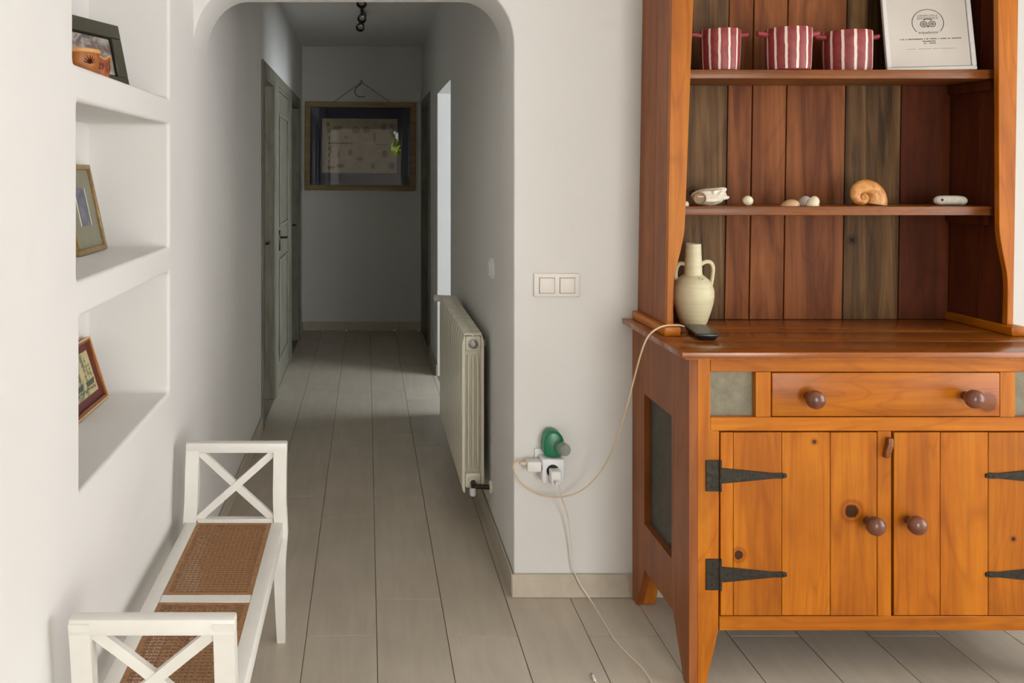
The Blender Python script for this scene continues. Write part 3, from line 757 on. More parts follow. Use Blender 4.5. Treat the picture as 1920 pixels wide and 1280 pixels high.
# clay jug
jx, jy, jz = 1.096, 2.742, 0.9712
J_ = thing('clay_jug', 'pale cream clay jug with tall neck and side handle', 'jug', (jx, jy, jz))
prof = [(0.0, 0.0), (0.040, 0.0), (0.043, 0.003), (0.047, 0.015), (0.056, 0.043), (0.0635, 0.072), (0.0665, 0.095), (0.0655, 0.115), (0.060, 0.133), (0.050, 0.148), (0.038, 0.158), (0.030, 0.164), (0.0285, 0.172), (0.028, 0.20), (0.0262, 0.235), (0.0252, 0.262), (0.0255, 0.267), (0.023, 0.2685), (0.0215, 0.266), (0.0225, 0.235), (0.024, 0.18), (0.0, 0.17)]
bm = new(); lathe(bm, prof, (jx, jy, jz), 40); obj('jug_body', bm, 'cream_clay', J_)
bm = new(); tube(bm, spline([(jx + 0.022, jy - 0.002, jz + 0.196), (jx + 0.040, jy - 0.004, jz + 0.207), (jx + 0.056, jy - 0.005, jz + 0.205), (jx + 0.0645, jy - 0.006, jz + 0.190), (jx + 0.0635, jy - 0.006, jz + 0.165), (jx + 0.058, jy - 0.005, jz + 0.128)], 5), 0.0058, 10, 1.15); obj('handle', bm, 'cream_clay', J_)
bm = new(); tube(bm, spline([(jx - 0.022, jy + 0.002, jz + 0.196), (jx - 0.032, jy + 0.012, jz + 0.200), (jx - 0.041, jy + 0.018, jz + 0.196), (jx - 0.047, jy + 0.022, jz + 0.182), (jx - 0.049, jy + 0.022, jz + 0.160), (jx - 0.047, jy + 0.020, jz + 0.13)], 5), 0.0058, 10, 1.15); obj('handle', bm, 'cream_clay', J_)
bm = new(); sp0 = Vector((jx + 0.010, jy - 0.036, jz + 0.146))
lathe(bm, [(0.008, 0.0), (0.0068, 0.006), (0.0062, 0.013), (0.0055, 0.013), (0.0045, 0.004), (0, 0.003)], (0, 0, 0), 14)
bmesh.ops.transform(bm, matrix=Matrix.Translation(sp0) @ Matrix.Rotation(R(48), 4, 'X'), verts=bm.verts); obj('spout', bm, 'cream_clay', J_)

# phone on the worktop
bm = new(); ph = []
for (cx_, cy_, q_) in ((0.021, 0.070, 0), (-0.021, 0.070, 90), (-0.021, -0.070, 180), (0.021, -0.070, 270)):
    for k in range(5): a = R(q_ + 22.5 * k); ph.append((cx_ + 0.013 * math.cos(a), cy_ + 0.013 * math.sin(a)))
rings = []
for (k, z) in ((0.70, 0.0), (0.84, 0.004), (0.97, 0.012), (1.0, 0.016), (0.97, 0.0195), (0.90, 0.0205)):
    rings.append([bm.verts.new((p[0] * k, p[1] * (0.5 + 0.5 * k), z)) for p in ph])
for a, b in zip(rings, rings[1:]):
    for i in range(20): bm.faces.new((a[i], a[(i + 1) % 20], b[(i + 1) % 20], b[i]))
bm.faces.new(rings[0][::-1]); bm.faces.new(rings[-1])
pm_ = Matrix.Translation((1.038, 2.536, 0.9713)) @ Matrix.Rotation(R(-9), 4, 'Z')
bmesh.ops.transform(bm, matrix=pm_, verts=bm.verts)
PH = obj('phone', bm, 'plastic_black', None); tag(PH, 'black phone lying on the dresser worktop with a cable', 'phone')
bm = new(); prism(bm, [(p[0] * 0.84, p[1] * 0.92) for p in ph], 'Z', 0.0205, 0.0208)
bmesh.ops.transform(bm, matrix=pm_, verts=bm.verts)
scr = NT('phone_screen_glass'); scr.color(rgb(34, 40, 38)); scr.set(Roughness=0.35); obj('screen', bm, scr.m, PH)

# shells and stone on the lower shelf
ZS = 1.3697
# spiral snail shell
def spiral_shell(cx_, cy_, z0):
    bm = new(); path = []; rad = []; N = 190; tot = R(1150); RO = 0.089
    for i in range(N + 1):
        f = tot * (1 - i / N); a = R(-24) + f; ro = RO * math.exp(-0.245 * f)
        path.append(Vector((0.60 * ro * math.cos(a), -0.020 * (1 - ro / RO), 0.60 * ro * math.sin(a)))); rad.append(0.41 * ro + 0.0004)
    tube(bm, path, rad, 18, 0.85, up=(0, 1, 0))
    mz = min(v.co.z for v in bm.verts)
    for v in bm.verts: v.co = v.co + Vector((cx_, cy_, z0 - mz))
    return bm
bm = spiral_shell((1613 - CX) * 2.685 / F_PX, 2.685, ZS)
sh = obj('sea_snail_shell', bm, 'shell_brown', None, sharp=80); tag(sh, 'large brown coiled sea snail shell on the lower shelf', 'shell')
# ribbed white shell
SG = 'shells on the lower dresser shelf'
cx_ = (1328 - CX) * 2.68 / F_PX
bm = new()
def ribs(co):
    a = math.atan2(co.z, co.y); k = 1 + 0.10 * math.sin(9 * a) * (0.4 + 0.6 * max(0, co.x + 0.3))
    return k
ball(bm, (cx_, 2.68, ZS + 0.027), 0.056, 0.034, 0.027, 36, 20, ribs)
for v in bm.verts:
    u_ = (v.co.x - cx_) / 0.056
    if u_ > 0: v.co.z += 0.020 * u_ * u_ * (0.6 if v.co.z < ZS + 0.027 else 1.0) * 0.9
    v.co.z = max(v.co.z, ZS)
bmesh.ops.rotate(bm, cent=(cx_, 2.68, ZS), matrix=Matrix.Rotation(R(0), 3, 'Y'), verts=bm.verts)
sh = obj('ribbed_shell', bm, 'shell_white', None, sharp=30); tag(sh, 'white fluted clam shell with ruffled edge on the lower shelf', 'shell', SG)
bm = new()
for k in range(9):
    a = R(112 - 12.5 * k); b0 = Vector((cx_ + 0.004, 2.668 + 0.011 * math.sin(k * 2.1), ZS + 0.022))
    dv = Vector((math.cos(a) * 0.054, -0.004, math.sin(a) * (0.027 + 0.004 * (k % 2)))); 
    tube(bm, [b0 + dv * 0.25, b0 + dv * 0.6, b0 + dv * 0.88, b0 + dv], [0.008, 0.0075, 0.0062, 0.003], 8)
obj('ruffles', bm, 'shell_white', sh)
bm = new(); lathe(bm, [(0.019, 0.0), (0.0205, -0.004), (0.018, -0.006), (0.014, 0.004), (0.0, 0.008)], (0, 0, 0), 20, 'Y')
bmesh.ops.transform(bm, matrix=Matrix.Translation((cx_ - 0.037, 2.655, ZS + 0.024)) @ Matrix.Rotation(R(-28), 4, 'Z'), verts=bm.verts); obj('mouth', bm, 'shell_mouth', sh)
def cockle(xp, d, wp, hp, mat, label, name, lift=0.0):
    s = d / F_PX; x = (xp - CX) * s; rx = wp * s / 2; h = hp * s
    bm = new()
    ball(bm, (x, d, ZS), rx, rx * 0.8, h, 30, 16, lambda co: 1 + 0.035 * math.sin(12 * math.atan2(co.y, co.x)))
    for v in bm.verts: v.co.z = max(ZS, v.co.z)
    for v in bm.verts:
        if v.co.z > ZS + 0.3 * h: v.co.x += (v.co.z - ZS) * 0.25
    bmesh.ops.remove_doubles(bm, verts=bm.verts, dist=1e-6)
    o = obj(name, bm, mat, None, sharp=60); tag(o, label, 'shell', SG); return o
bm = new(); d_ = 2.645; s = d_ / F_PX
ball(bm, ((1402 - CX) * s, d_, ZS + 0.0165), 0.0168, 0.015, 0.0165, 20, 14, lambda co: 1 + 0.03 * math.sin(10 * math.atan2(co.z, co.x)))
o = obj('round_shell', bm, 'shell_cream', None, sharp=60); tag(o, 'small round cream shell beside the fluted white shell', 'shell', SG)
cockle(1481.5, 2.64, 33, 12, 'shell_tan', 'flat tan half shell lying on the lower shelf', 'half_shell')
cockle(1507, 2.70, 24, 17, 'shell_lilac', 'pale lilac half shell behind a tan cockle shell', 'half_shell')
cockle(1523, 2.645, 24, 18, 'shell_cream', 'cream and tan cockle shell in front of the lilac shell', 'cockle_shell')
cockle(1284, 2.63, 14, 9, 'shell_cream', 'tiny cream shell half hidden by the dresser upright', 'small_shell')
bm = new(); d_ = 2.67; s = d_ / F_PX; x = (1782 - CX) * s
path = spline([(x - 0.051, d_ + 0.004, ZS + 0.016), (x - 0.03, d_, ZS + 0.017), (x, d_, ZS + 0.0175), (x + 0.03, d_, ZS + 0.0165), (x + 0.052, d_ + 0.002, ZS + 0.014)], 5)
N = len(path); tube(bm, path, [0.017 * max(0.45, min(1, math.sqrt(max(0, 1 - (2 * i / (N - 1) - 1) ** 6)))) for i in range(N)], 16, 0.92)
for v in bm.verts: v.co.z = max(v.co.z, ZS)
o = obj('bar_stone', bm, 'stone', None, sharp=60); tag(o, 'pale elongated stone at the empty end of the lower shelf', 'stone')
bm = new(); lathe(bm, [(0.0045, 0), (0.0, -0.0006)], (x - 0.038, d_ - 0.0165, ZS + 0.019), 10, 'Y'); obj('hole', bm, 'chart_ink', o)

# ------------------------------------------------------------------ wall fittings
sw = thing('light_switch', 'ivory double rocker light switch on the wall beside the dresser', 'switch', (0.66, YA - 0.005, 1.045))
bm = new(); box(bm, 0.580, 0.741, YA - 0.009, YA, 1.045, 1.127, 0.004, 3); obj('plate', bm, 'plastic_ivory', sw)
for (a, b) in ((0.600, 0.652), (0.671, 0.722)):
    bm = new(); box(bm, a - 0.0015, b + 0.0015, YA - 0.0094, YA - 0.0085, 1.0575, 1.1125); bz = obj('bezel', bm, 'grout', sw)
    bm = new(); box(bm, a, b, YA - 0.0135, YA - 0.008, 1.059, 1.111, 0.002, 2); obj('rocker', bm, 'plastic_ivory', sw)
bm = new(); lathe(bm, [(0.046, 0.0), (0.046, -0.008), (0.043, -0.012), (0.03, -0.015), (0.028, -0.020), (0.0, -0.021)], (XR, 3.315, 1.087), 30, 'X')
tag(obj('round_switch', bm, 'plastic_white', None), 'round white switch cover on the corridor wall above the radiator', 'switch')

so = thing('wall_socket', 'white wall socket plate near the floor between arch and dresser', 'socket', (0.63, YA - 0.005, 0.42))
bm = new(); box(bm, 0.583, 0.668, YA - 0.009, YA, 0.432, 0.518, 0.003, 2); obj('plate', bm, 'plastic_white', so)
ad = thing('socket_adaptor', 'white cube socket adaptor plugged into the wall', 'adaptor', (0.6375, 2.81, 0.415))
bm = new(); box(bm, 0.598, 0.675, 2.783, YA - 0.0092, 0.417, 0.500, 0.006, 3); obj('adaptor_body', bm, 'plastic_cool', ad)
bm = new(); lathe(bm, [(0.0215, 0.0), (0.0215, -0.0012), (0.0, -0.0012)], (0.634, 2.7832, 0.4605), 28, 'Y'); obj('socket_recess', bm, 'dark_hole', ad)
bm = new(); lathe(bm, [(0.0, -0.0012), (0.018, -0.0012), (0.019, 0.0), (0.018, 0.0005)], (0.5985, 2.805, 0.468), 20, 'X'); obj('socket_recess', bm, 'dark_hole', ad)
ch = thing('usb_charger', 'white charger plugged into the front of the cube adaptor', 'charger', (0.637, 2.76, 0.425))
bm = new(); box(bm, 0.6195, 0.6555, 2.742, 2.7818, 0.425, 0.472, 0.005, 3); obj('charger_body', bm, 'plastic_white', ch)
bm = new(); box(bm, 0.629, 0.644, 2.716, 2.742, 0.436, 0.446, 0.002, 2); obj('usb_plug', bm, 'plastic_white', ch)
pg = thing('charger_plug', 'white charger plugged into the side of the cube adaptor', 'charger', (0.57, 2.81, 0.45))
bm = new(); box(bm, 0.548, 0.597, 2.785, 2.822, 0.454, 0.490, 0.005, 3); obj('charger_body', bm, 'plastic_white', pg)
bm = new(); box(bm, 0.524, 0.548, 2.797, 2.81, 0.4735, 0.4855, 0.003, 2); obj('usb_plug', bm, 'cable_beige', pg)
gr = thing('plug_in_freshener', 'green plug-in air freshener with glass bottle above the socket adaptor', 'air freshener', (0.64, 2.81, 0.50))
bm = new(); prism(bm, [(0.606, 0.512), (0.604, 0.545), (0.612, 0.578), (0.625, 0.592), (0.650, 0.592), (0.668, 0.578), (0.678, 0.55), (0.674, 0.515), (0.66, 0.5035), (0.62, 0.5035)], 'Y', 2.788, YA - 0.001, 0.008, 3); obj('freshener_body', bm, 'plastic_green', gr)
bm = new(); lathe(bm, [(0.0, 0.0), (0.015, 0.0), (0.0205, -0.008), (0.022, -0.020), (0.022, -0.042), (0.019, -0.049), (0.0, -0.051)], (0, 0, 0), 24, 'Y')
bmesh.ops.transform(bm, matrix=Matrix.Translation((0.658, 2.797, 0.541)) @ Matrix.Rotation(R(14), 4, 'Z'), verts=bm.verts); obj('bottle', bm, 'bottle', gr, 'clear glass refill bottle')

# cables
bm = new(); tube(bm, spline([pos(1283, 612, 2.59), pos(1272, 609.5, 2.535), pos(1250, 610, 2.485), pos(1232, 616, 2.47), pos(1215, 631, 2.475), pos(1203, 659, 2.49), pos(1190, 706, 2.53), pos(1176, 760, 2.57), pos(1155, 828, 2.65), pos(1126, 884, 2.74), pos(1092, 918, 2.78), pos(1055, 931, 2.80), pos(1015, 928, 2.806), pos(985, 912, 2.808), pos(967, 890, 2.806), pos(962, 872, 2.804), pos(969, 865, 2.803), pos(977, 865.5, 2.803)], 7), 0.0026, 8)
tag(obj('charging_cable', bm, 'cable_beige', None), 'beige cable looping from the phone on the dresser to the wall charger', 'cable')
fl = lambda x, y: Vector(((x - CX) * 2264.4 / F_PX / (y - CY), 2264.4 / (y - CY), 0.0024))
bm = new(); tube(bm, spline([(0.6365, 2.717, 0.441), (0.640, 2.708, 0.432), (0.652, 2.735, 0.39), pos(1064, 965, 2.79), pos(1070, 1015, 2.815), pos(1074, 1060, 2.82), pos(1086, 1092, 2.818), pos(1099, 1112, 2.808), fl(1112, 1133), fl(1132, 1166), fl(1152, 1200), fl(1178, 1228), fl(1203, 1252), fl(1220, 1278), fl(1236, 1320), fl(1240, 1400)], 7), 0.0023, 8)
tag(obj('floor_cable', bm, 'cable_white', None), 'white cable falling from the socket charger and trailing across the floor', 'cable')
cp = thing('loose_cable', 'white cable end with its plug lying loose on the floor', 'cable', (0.66, 2.3, 0))
bm = new(); p0 = fl(1115.5, 1279); box(bm, p0.x - 0.0035, p0.x + 0.0035, p0.y, p0.y + 0.026, 0.0006, 0.008, 0.0015, 2); obj('plug', bm, 'plastic_white', cp)
bm = new(); box(bm, p0.x - 0.0025, p0.x + 0.0025, p0.y + 0.026, p0.y + 0.036, 0.0025, 0.006); obj('plug_tip', bm, 'chrome', cp)
bm = new(); tube(bm, spline([(p0.x, p0.y + 0.002, 0.004), (p0.x + 0.002, p0.y - 0.05, 0.0026), (p0.x + 0.03, p0.y - 0.2, 0.0024), (p0.x + 0.12, p0.y - 0.4, 0.0024)], 6), 0.0021, 8); obj('cord', bm, 'cable_white', cp)

# ------------------------------------------------------------------ radiator
r0, r1, rz0, rz1, ry0, pit, nsec = 0.393, 0.484, 0.158, 0.815, 3.365, 0.0802, 13
RD = thing('radiator', 'cream column radiator mounted on the corridor wall', 'radiator', (0.44, ry0 + pit * nsec / 2, 0.12))
def section():
    bm = new(); g = 0.0045; a, b = g, pit - g
    def o_(pts, ya, yb, bev=0.002): prism(bm, pts, 'Y', ya, yb, bev, 2)
    o_([(r0 + 0.004, rz0), (r0 + 0.013, rz0 - 0.004), (r0 + 0.013, rz1 - 0.002), (r0 + 0.004, rz1 - 0.03), (r0, rz1 - 0.05), (r0, rz0 + 0.02)], a, b)
    o_([(r1 - 0.012, rz0 + 0.01), (r1 - 0.003, rz0 + 0.02), (r1, rz0 + 0.04), (r1, rz1 - 0.05), (r1 - 0.004, rz1 - 0.02), (r1 - 0.012, rz1 - 0.002)], a, b)
    mid = (r0 + r1) / 2
    box(bm, r0 + 0.012, r1 - 0.011, pit / 2 - 0.013, pit / 2 + 0.013, rz0 + 0.03, rz1 - 0.02, 0.004, 2)
    for x in (r0 + 0.0265, mid, r1 - 0.0255): box(bm, x - 0.0035, x + 0.0035, a + 0.002, b - 0.002, rz0 + 0.085, rz1 - 0.095, 0.003, 2)
    for z in (rz0 + 0.045, rz1 - 0.045):
        box(bm, r0 + 0.013, r1 - 0.012, a + 0.003, b - 0.003, z - 0.032, z + 0.032, 0.010, 2)
        lathe(bm, [(0.021, 0.0), (0.021, pit)], (mid, 0, z), 20, 'Y')
    box(bm, mid - 0.006, mid + 0.006, a, b, rz1 - 0.014, rz1, 0.003, 2)
    for yy in (pit * 0.26, pit * 0.74): box(bm, r0 + 0.008, r1 - 0.008, yy - 0.010, yy + 0.010, rz1 - 0.012, rz1 - 0.001, 0.003, 2)
    return bm
bm = section(); bmesh.ops.translate(bm, vec=(0, ry0, 0), verts=bm.verts)
s0 = obj('section', bm, 'radiator', RD)
for k in range(1, nsec):
    c = s0.copy(); COL.objects.link(c); c.location = (0, pit * k, 0)
mid = (r0 + r1) / 2
bm = new(); lathe(bm, [(0.019, 0.0), (0.019, -0.006), (0.012, -0.009), (0.008, -0.009), (0.0075, -0.006), (0.0, -0.006)], (mid, ry0, rz1 - 0.045), 20, 'Y'); obj('end_plug', bm, 'chrome', RD)
bm = new(); tube(bm, [(mid, ry0, rz0 + 0.04), (mid, ry0 - 0.03, rz0 + 0.036)], 0.013, 14); tube(bm, [(mid, ry0 - 0.026, rz0 + 0.036), (XR - 0.012, ry0 - 0.026, rz0 + 0.032)], 0.010, 12); obj('valve', bm, 'dark_metal', RD)
bm = new(); lathe(bm, [(0.011, 0.0), (0.013, -0.004), (0.012, -0.028), (0.008, -0.032), (0, -0.032)], (0, 0, 0), 16); bmesh.ops.translate(bm, vec=(mid - 0.006, ry0 - 0.03, rz0 + 0.03), verts=bm.verts); obj('valve_cap', bm, 'plastic_white', RD)
bm = new(); lathe(bm, [(0.026, 0.0), (0.026, -0.006), (0.021, -0.011), (0.0, -0.011)], (XR - 0.0008, ry0 - 0.026, rz0 + 0.032), 22, 'X'); obj('pipe_rosette', bm, 'radiator', RD)
ye = ry0 + pit * nsec
bm = new(); tube(bm, [(mid, ye, rz1 - 0.03), (mid, ye + 0.04, rz1 - 0.03)], 0.014, 14); tube(bm, [(mid - 0.01, ye + 0.035, rz1 - 0.024), (mid - 0.075, ye + 0.035, rz1 - 0.022)], 0.018, 16); obj('thermostat_head', bm, 'plastic_white', RD)
for yy in (ry0 + 2 * pit, ry0 + 11 * pit):
    bm = new(); box(bm, r1 - 0.006, XR - 0.001, yy - 0.008, yy + 0.008, rz1 - 0.085, rz1 - 0.06); obj('bracket', bm, 'radiator', RD)

# ------------------------------------------------------------------ bench
bx0, bx1 = -0.562, -0.250
BN = thing('cane_bench', 'white painted bench with woven cane seat against the left wall', 'bench', ((bx0 + bx1) / 2, 2.03, 0))
SZ = 0.402
PW = 0.040
def end_frame(y_seat, sgn):
    """sgn +1: far end, -1: near end; ends flare outwards above and below the seat"""
    ys = lambda z: y_seat + sgn * (0.052 * ((SZ - 0.03 - z) / (SZ - 0.03)) ** 2 if z < SZ - 0.03 else 0.030 * ((z - SZ + 0.03) / 0.27) ** 2)
    for side, x in ((0, bx0 + PW / 2), (1, bx1 - PW / 2)):
        out = -1 if side == 0 else 1
        path = []; wx = []; wy = []
        for k in range(15):
            z = 0.0 + (0.632) * k / 14
            xo = out * (0.006 * max(0, 1 - abs(z - SZ + 0.03) / 0.09))
            path.append((x + xo, ys(z), z)); wx.append(PW * (0.62 + 0.38 * min(1, z / 0.36))); wy.append(0.030 if z > SZ - 0.06 else 0.026 + 0.006 * z / SZ)
        bm = new(); squaretube(bm, path, wx, wy); obj('leg', bm, 'white_paint', BN)
    za, zb = 0.606, 0.637
    path = [(bx0 - 0.001, ys(0.612), 0.614), (bx1 + 0.001, ys(0.612), 0.614)]
    bm = new(); box(bm, bx0 - 0.001, bx1 + 0.001, ys(0.615) - 0.0155, ys(0.615) + 0.0155, za, zb, 0.004, 2); obj('top_rail', bm, 'white_paint', BN)
    bm = new(); box(bm, bx0 + PW, bx1 - PW, ys(SZ) - 0.012, ys(SZ) + 0.012, SZ - 0.04, SZ + 0.008, 0.002); obj('lower_rail', bm, 'white_paint', BN)
    xa, xb = bx0 + PW - 0.004, bx1 - PW + 0.004; z0, z1 = SZ + 0.002, za + 0.004
    for (pa, pb, off) in (((xa, z0), (xb, z1), 0.0), ((xa, z1), (xb, z0), 0.003)):
        path = [(pa[0] + (pb[0] - pa[0]) * t, ys(pa[1] + (pb[1] - pa[1]) * t) + off, pa[1] + (pb[1] - pa[1]) * t) for t in (0, 0.25, 0.5, 0.75, 1)]
        dv = Vector((pb[0] - pa[0], 0, pb[1] - pa[1])).normalized()
        bm = new(); squaretube(bm, path, 0.014, 0.021, (0, 1, 0)); obj('cross_bar', bm, 'white_paint', BN)
yS0, yS1 = 1.575, 2.525
end_frame(yS1, 1); end_frame(yS0, -1)
ya, yb = yS0 + 0.012, yS1 - 0.012
for (a, b) in ((bx0 + 0.004, bx0 + 0.040), (bx1 - 0.044, bx1 - 0.008)):
    bm = new(); box(bm, a, b, ya, yb, SZ - 0.052, SZ, 0.003, 2); obj('seat_rail', bm, 'white_paint', BN)
ca, cb = bx0 + 0.040, bx1 - 0.044
for (a, b) in ((ya, ya + 0.03), (2.045, 2.083), (yb - 0.004, yb)):
    bm = new(); box(bm, ca, cb, a, b, SZ - 0.04, SZ - 0.0005, 0.002); obj('seat_rail', bm, 'white_paint', BN)
def cane(y0, y1):
    bm = new(); p = 0.0125; z = SZ - 0.0045
    def strip(x0, yy0, x1, yy1, wd, zz):
        d = Vector((x1 - x0, yy1 - yy0, 0)); nrm = Vector((-d.y, d.x, 0)).normalized() * wd / 2; th = 0.0004
        q = [Vector((x0, yy0, zz)) - nrm, Vector((x1, yy1, zz)) - nrm, Vector((x1, yy1, zz)) + nrm, Vector((x0, yy0, zz)) + nrm]
        bot = [bm.verts.new(v - Vector((0, 0, th))) for v in q]; top = [bm.verts.new(v + Vector((0, 0, th))) for v in q]
        bm.faces.new(top); bm.faces.new(bot[::-1])
        for i in range(4): bm.faces.new((bot[i], bot[(i + 1) % 4], top[(i + 1) % 4], top[i]))
    x = ca + p * 0.6
    while x < cb:
        for o in (-0.0015, 0.0015): strip(x + o, y0, x + o, y1, 0.0019, z)
        x += p
    y = y0 + p * 0.6
    while y < y1:
        for o in (-0.0015, 0.0015): strip(ca, y + o, cb, y + o, 0.0019, z + 0.0009)
        y += p
    Wc, Hc = cb - ca, y1 - y0
    for sgn in (1, -1):
        k = -math.ceil(Hc / p) * p if sgn == 1 else (Wc - 1.2 * p) - math.ceil((Wc + Hc) / p) * p
        while k < Wc + p:
            # line x - ca = k + t (sgn 1) from y0 ; clipped to the panel
            t0, t1 = max(0, -k), min(Hc, Wc - k)
            if t1 > t0:
                xa_, xb_ = k + t0, k + t1
                if sgn == 1: strip(ca + xa_, y0 + t0, ca + xb_, y0 + t1, 0.0018, z + 0.0017)
                else: strip(cb - xa_, y0 + t0, cb - xb_, y0 + t1, 0.0018, z + 0.0025)
            k += p
    # closing spline and solid border weave along the edges
    for (a0, b0, a1, b1) in ((ca, ca + 0.012, y0, y1), (cb - 0.012, cb, y0, y1), (ca + 0.012, cb - 0.012, y0, y0 + 0.012), (ca + 0.012, cb - 0.012, y1 - 0.012, y1)): box(bm, a0, b0, a1, b1, z + 0.002, z + 0.0036)
    o = obj('cane_panel', bm, 'cane', BN, 'brown woven cane'); o['kind'] = 'stuff'
cane(2.084, yb - 0.0045); cane(ya + 0.031, 2.0445)

# ------------------------------------------------------------------ things in the niches
t, place, W, zf = picture('picture_frame', 'dark olive photo frame in the top niche behind two clay pots', 'picture frame', (-0.775, 2.075, 1.7045), (-0.677, 2.325, 1.7045), 0.197, 0.045, 0.042, 0.014,
    {'frame': 'frame_olive'}, parts=[('inner_fillet', (0.04, 0.2285, 0.04, 0.157), 'near_black', 0.002), ('photograph', (0.048, 0.2200, 0.047, 0.150), 'photo_blue', 0.001)])
t, place, W, zf = picture('picture_frame', 'gilt photo frame with wide grey mount in the middle niche', 'picture frame', (-0.775, 2.19, 1.2515), (-0.775, 2.418, 1.2515), 0.254, 0.054, 0.015, 0.016,
    {'frame': 'frame_gilt'}, parts=[('mount', (0.012, 0.216, 0.012, 0.242), 'mat_grey', 0.004), ('white_fillet', (0.072, 0.157, 0.078, 0.186), 'white_fillet', 0.001), ('photograph', (0.076, 0.150, 0.078, 0.186), 'photo_dark', 0.0008)])
t, place, W, zf = picture('picture_frame', 'reddish brown framed ship print in the bottom niche', 'picture frame', (-0.782, 2.18, 0.8055), (-0.782, 2.443, 0.8055), 0.19, 0.058, 0.013, 0.018,
    {'frame': 'frame_red'}, parts=[('wine_mount', (0.010, 0.252, 0.010, 0.18), 'mat_wine', 0.003), ('ship_print', (0.034, 0.232, 0.036, 0.156), 'ship_print', 0.001)])
bm = new(); zz = zf + 0.0004; rs = random.Random(5)
for hx in (0.10, 0.19):
    for (mx_, hh) in ((-0.018, 0.055), (0.004, 0.068), (0.022, 0.05)):
        box(bm, hx + mx_ - 0.0009, hx + mx_ + 0.0009, 0.072, 0.072 + hh, zz - 0.0003, zz)
        for q in (0.3, 0.6, 0.85): box(bm, hx + mx_ - 0.011, hx + mx_ + 0.011, 0.072 + hh * q, 0.0735 + hh * q, zz - 0.0003, zz)
    prism(bm, [(hx - 0.034, 0.073), (hx + 0.036, 0.076), (hx + 0.026, 0.060), (hx - 0.026, 0.060)], 'Z', zz - 0.0003, zz)
for k in range(16): prism(bm, [(0.04 + 0.012 * k, 0.050 + rs.uniform(-.006, .006)), (0.052 + 0.012 * k, 0.052 + rs.uniform(-.006, .006)), (0.046 + 0.012 * k, 0.058)], 'Z', zz - 0.0003, zz)
place(bm); obj('ship_drawing', bm, plain('ship_ink', rgb(72, 84, 72), 0.7), t)
bm = new()
for q in ((0.0, W, 0.0, 0.0045), (0.0, W, 0.1855, 0.19), (0.0, 0.0045, 0.0045, 0.1855), (W - 0.0045, W, 0.0045, 0.1855)): box(bm, q[0], q[1], q[2], q[3], 0.0092, 0.0112)
place(bm); obj('gold_edge', bm, 'gold', t)

zs = 1.7042
p1 = thing('clay_pot', 'amber clay pot with painted flower in the top niche', 'pot', (-0.672, 1.915, zs))
bm = new(); lathe(bm, [(0.0, 0.0), (0.029, 0.0), (0.037, 0.010), (0.0420, 0.026), (0.0430, 0.040), (0.042, 0.052), (0.039, 0.052), (0.039, 0.022), (0.0, 0.008)], (-0.672, 1.915, zs), 36); obj('pot_body', bm, 'amber_clay', p1)
bm = new(); lathe(bm, [(0.042, 0.0515), (0.045, 0.053), (0.045, 0.060), (0.043, 0.062), (0.040, 0.060), (0.040, 0.0515)], (-0.672, 1.915, zs), 36, cap=False); obj('rim', bm, 'clay_rim', p1)
bm = new(); ca_ = R(-42)
for k in range(7):
    a = R(15 + 25 * k); 
    pth = []
    for q in (0.0, 0.5, 1.0):
        th = ca_ + math.cos(a) * q * 0.40; z = 0.026 + math.sin(a) * q * 0.020
        pth.append((-0.672 + 0.0436 * math.cos(th), 1.915 + 0.0436 * math.sin(th), zs + z))
    tube(bm, pth, [0.0022, 0.0026, 0.0006], 6, 0.4)
obj('painted_flower', bm, plain('dark_brown_slip', rgb(86, 36, 14), 0.4), p1)
p2 = thing('scalloped_cup', 'small brown scalloped clay cup in the top niche beside the amber pot', 'cup', (-0.672, 2.02, zs))
bm = new(); seg = 40; rings = []
for (r, h) in [(0.0, 0.0), (0.026, 0.0), (0.033, 0.014), (0.036, 0.034), (0.0345, 0.056), (0.0305, 0.056), (0.031, 0.03), (0.0, 0.012)]:
    rings.append([bm.verts.new((-0.672 + r * math.cos(2 * math.pi * i / seg), 2.02 + r * math.sin(2 * math.pi * i / seg), zs + h + (0.005 * math.cos(5 * 2 * math.pi * i / seg) if h > 0.05 else 0))) for i in range(seg)])
for a, b in zip(rings, rings[1:]):
    for i in range(seg): bm.faces.new((a[i], a[(i + 1) % seg], b[(i + 1) % seg], b[i]))
obj('cup_body', bm, 'terracotta', p2)
bm = new(); tube(bm, [(-0.672 + 0.0345 * math.cos(2 * math.pi * i / seg), 2.02 + 0.0345 * math.sin(2 * math.pi * i / seg), zs + 0.057 + 0.005 * math.cos(5 * 2 * math.pi * i / seg)) for i in range(seg + 1)], 0.0022, 6); obj('rim', bm, 'clay_rim', p2)
bm = new(); th = R(-48)
for k in range(6):
    a = R(60 * k); ball(bm, (-0.672 + 0.036 * math.cos(th + 0.14 * math.cos(a)), 2.02 + 0.036 * math.sin(th + 0.14 * math.cos(a)), zs + 0.034 + 0.006 * math.sin(a)), 0.0032, 0.0032, 0.0032, 8, 6)
obj('raised_beads', bm, 'terracotta', p2)

